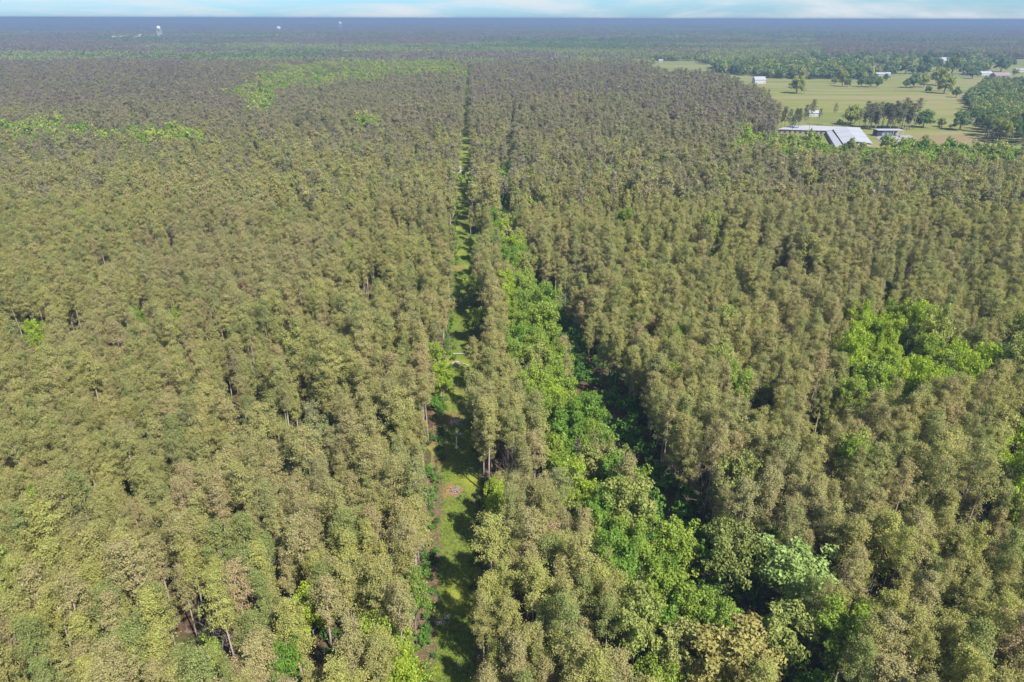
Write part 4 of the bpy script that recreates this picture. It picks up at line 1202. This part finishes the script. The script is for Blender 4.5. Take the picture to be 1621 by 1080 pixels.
# the row of tall pines by the sheds
for i in range(22):
    px = 1369 + i * 3.55 + rd.uniform(-2, 2)
    x, y = gp(px, 203.5 + rd.uniform(-2.2, 1.2)); s = rd.uniform(1.1, 1.28)
    place_pine(x, y, rd.randrange(8), (s * 1.45, s * 1.45, s), rd.uniform(0, 6), 'tall dark pine in the dense row behind the open shed', 'tall pines in the row behind the open shed', M_row, (rd.gauss(0, .02), rd.gauss(0, .02)))
for px, py, s, lab in [(1317, 199, .95, 'spreading pine at the left end of the tree row'), (1366, 200, .9, 'thin pine between the pale green tree and the dark row'), (1359, 199, .8, 'small pine in the gap before the dark row')]:
    x, y = gp(px, py); place_pine(x, y, rd.randrange(8), (s * 1.15, s * 1.15, s), 0, lab, None, M_pined)
for px, py, s in [(1240, 206, 1.15), (1248, 208, 1.0), (1255, 207, 1.1), (1262, 209, 1.15), (1272, 206, 1.2), (1279, 211, 1.3), (1294, 197, .8), (1234, 206, .95), (1252, 214, .9)]:
    x, y = gp(px, py); place_pine(x, y, rd.randrange(8), (s * 1.1, s * 1.1, s), rd.uniform(0, 6), 'thin dark pine with a long bare trunk by the long shed', 'thin pines around the long shed', M_row, (rd.gauss(0, .03), rd.gauss(0, .03)))
# groves
cnt = 0
GX, GY, GI = [], [], []
for gi_, (poly, sp) in enumerate(zip(GROVE, (13, 12, 8.5))):
    xs = np.arange(poly[:, 0].min(), poly[:, 0].max(), sp); ysx = np.arange(poly[:, 1].min(), poly[:, 1].max(), sp * 1.15)
    for y in ysx:
        for x in xs:
            xx_, yy_ = x + rd.uniform(-.45, .45) * sp, y + rd.uniform(-.45, .45) * sp
            if inside(np.array([xx_]), np.array([yy_]), poly)[0]: GX.append(xx_); GY.append(yy_); GI.append(gi_)
GX, GY, GI = map(np.array, (GX, GY, GI))
front = np.where(GI == 2)[0]; fx, fy, fd = project(GX[front], GY[front], 8)
front = front[(fx < 1640)]; front = front[np.argsort(project(GX[front], GY[front], 8)[2])][:52]
ind = np.zeros(len(GX), bool); ind[front] = True
for q in front:
    s = rd.uniform(.95, 1.3); place_broad(GX[q], GY[q], rd.choice(['oak', 'oak', 'mixed']), s, s * 1.25, 'dense green broadleaf tree of the wood along the right side of the pasture', 'trees of the wood at the right edge', rd.randrange(5), rd.uniform(0, 6))
rx, ry, gi3 = GX[~ind], GY[~ind], GI[~ind]
m = len(rx); s = np.where(gi3 == 2, rs.uniform(.95, 1.3, m), rs.uniform(1.5, 2.2, m))
# scattered trees round the far houses and the far lawns
sx_, sy_ = [], []
while len(sx_) < 520:
    px, py = rs.uniform(1235, 1700), rs.uniform(89, 118)
    x, y = gp(px, py)
    if fnoise(np.array([px * 3.]), np.array([py * 9.]), 60)[0] > .5 - (.12 if py < 100 else 0): sx_.append(x); sy_.append(y)
k2 = len(sx_)
rx = np.concatenate([rx, sx_]); ry = np.concatenate([ry, sy_]); s = np.concatenate([s, rs.uniform(1.0, 1.9, k2)])
m = len(rx)
idx = np.where(rs.rand(m) < .62, pick('lowoak', m), pick('lowmixed', m))
o = point_mass('farm_woods', rx, ry, idx, rots(rs.uniform(0, 6.28, m)), np.stack([s, s, s * rs.uniform(.95, 1.4, m)], 1))
tag(o, 'dark woodlots and scattered trees around the far farmland', None, None, 'stuff')

# ------------------------------------------------------------------ things lying on the strip
def branch_pile(loc, label, mat, seed, L_=2.6, n_=16, name='brush_pile'):
    th = .6
    rd2 = random.Random(seed); t = empty(name, loc); tag(t, label, 'brush pile')
    for i in range(n_):
        a = rd2.uniform(0, math.pi * 2); l = L_ * rd2.uniform(.4, 1); c = Vector((rd2.gauss(0, .7), rd2.gauss(0, .6), rd2.uniform(.06, .6)))
        d = Vector((math.cos(a), math.sin(a), rd2.uniform(-.12, .25))) * l / 2
        p0, p1 = c - d, c + d; p0.z = max(p0.z, .08); p1.z = max(p1.z, .08)
        mb = MB(); mb.tube([p0, (p0 + p1) / 2 + Vector((0, 0, .1)), p1], [.07, .06, .03], 5)
        for j in range(3):
            q = p0.lerp(p1, rd2.uniform(.4, .95)); e = Vector((rd2.gauss(0, .5), rd2.gauss(0, .5), rd2.uniform(.05, .5)))
            mb.tube([q, q + e], [.04, .015], 4)
        mb.build('branch', mat, t)
x, y = gp(723, 578); branch_pile((x, y, 0), 'pile of whitish dead branches on the shaded strip', M_wbranch, 4, 2.4, 15)
x, y = gp(722, 670); branch_pile((x, y, 0), 'upper pile of grey branches by the rusty needle patch', M_wbranch, 5, 2.6, 14)
x, y = gp(727, 688); branch_pile((x, y, 0), 'small pile of pale branches just below the upper pile', M_wbranch, 6, 1.5, 8)
x, y = gp(718, 779); branch_pile((x, y, 0), 'pinkish flattened branches on the strip', M_deadwood, 7, 2.6, 12)
x, y = gp(706, 985); branch_pile((x, y, 0), 'grey twiggy debris on the left side of the strip near the bottom', M_deadwood, 9, 2.2, 14)
# broken white snag
x, y = gp(723, 709); t = empty('dead_snag', (x, y, 0)); tag(t, 'thin upright white broken trunk beside the branch piles', 'snag')
MB().tube([(0, 0, 0), (.05, 0, 1.8), (0, .05, 3.6)], [.20, .15, .10], 7).build('trunk', M_wbranch, t)
MB().tube([(0, 0, 2.6), (.5, .1, 3.3)], [.06, .03], 5).build('limb', M_wbranch, t)
MB().lathe([(.55, 0.0), (.42, .14), (.2, .3), (.1, .32)], 9).build('root_flare', M_wbranch, t)
# arched bleached tree across the strip farther up
x, y = gp(735, 277); t = empty('fallen_tree', (x, y, 0)); tag(t, 'bleached fallen tree arching across the strip in the distance', 'fallen tree')
MB().tube([(-5, 0, .4), (-3, 0, 2.6), (0, 0, 3.0), (3, -.4, 1.8), (5.2, -.6, .4)], [.42, .38, .34, .28, .18], 7).build('trunk', M_wbranch, t)
for p, q in (((-4, 0, 1.8), (-4.6, -1.5, .2)), ((-3, 0, 2.6), (-2.5, -2.2, .3)), ((-2.6, 0, 2.7), (-3.2, 1.5, 7.5)), ((-3.6, .8, 4.8), (-4.8, 1.2, 6.0)), ((.8, 0, 2.8), (1.6, -1.8, .3))):
    MB().tube([p, ((p[0] + q[0]) / 2 + .2, (p[1] + q[1]) / 2, (p[2] + q[2]) / 2 + .2), q], [.2, .16, .08], 5).build('limb', M_wbranch, t)
# long fallen poles lying across
for px, py, a, l, lab in [(731, 562, 1.35, 6.0, 'thin pale pole lying across the strip behind the white branches'), (737, 579, .9, 4.0, 'curved pale stick right of the white branch pile')]:
    x, y = gp(px, py); t = empty('fallen_pole', (x, y, 0), a - math.pi / 2); tag(t, lab, 'fallen branch')
    MB().tube([(-l / 2, 0, .15), (0, .3, .35), (l / 2, 0, .15)], [.12, .1, .05], 5).build('stem', M_wbranch, t)
    MB().tube([(l * .1, .2, .3), (l * .25, .8, .5)], [.05, .02], 4).build('side_twig', M_wbranch, t)

# ------------------------------------------------------------------ haze
hm = new_mat('haze'); nt = hm.node_tree
pv = nt.nodes.new('ShaderNodeVolumePrincipled'); pv.inputs['Density'].default_value = 0.00022
pv.inputs['Color'].default_value = (.22, .32, .48, 1); pv.inputs['Anisotropy'].default_value = 0.0
o_ = nt.nodes.new('ShaderNodeOutputMaterial'); nt.links.new(pv.outputs[0], o_.inputs['Volume'])
HB = GR + 500
mb = MB(); mb.box(-HB, HB, -2500, HB, -1.0, 104.0)
hz_o = mb.build('haze', hm); tag(hz_o, 'thin blue haze lying over the whole land', None, None, 'stuff')
print('INSTANCES', n, len(FX), m, 'OBJ', len(scene.objects))
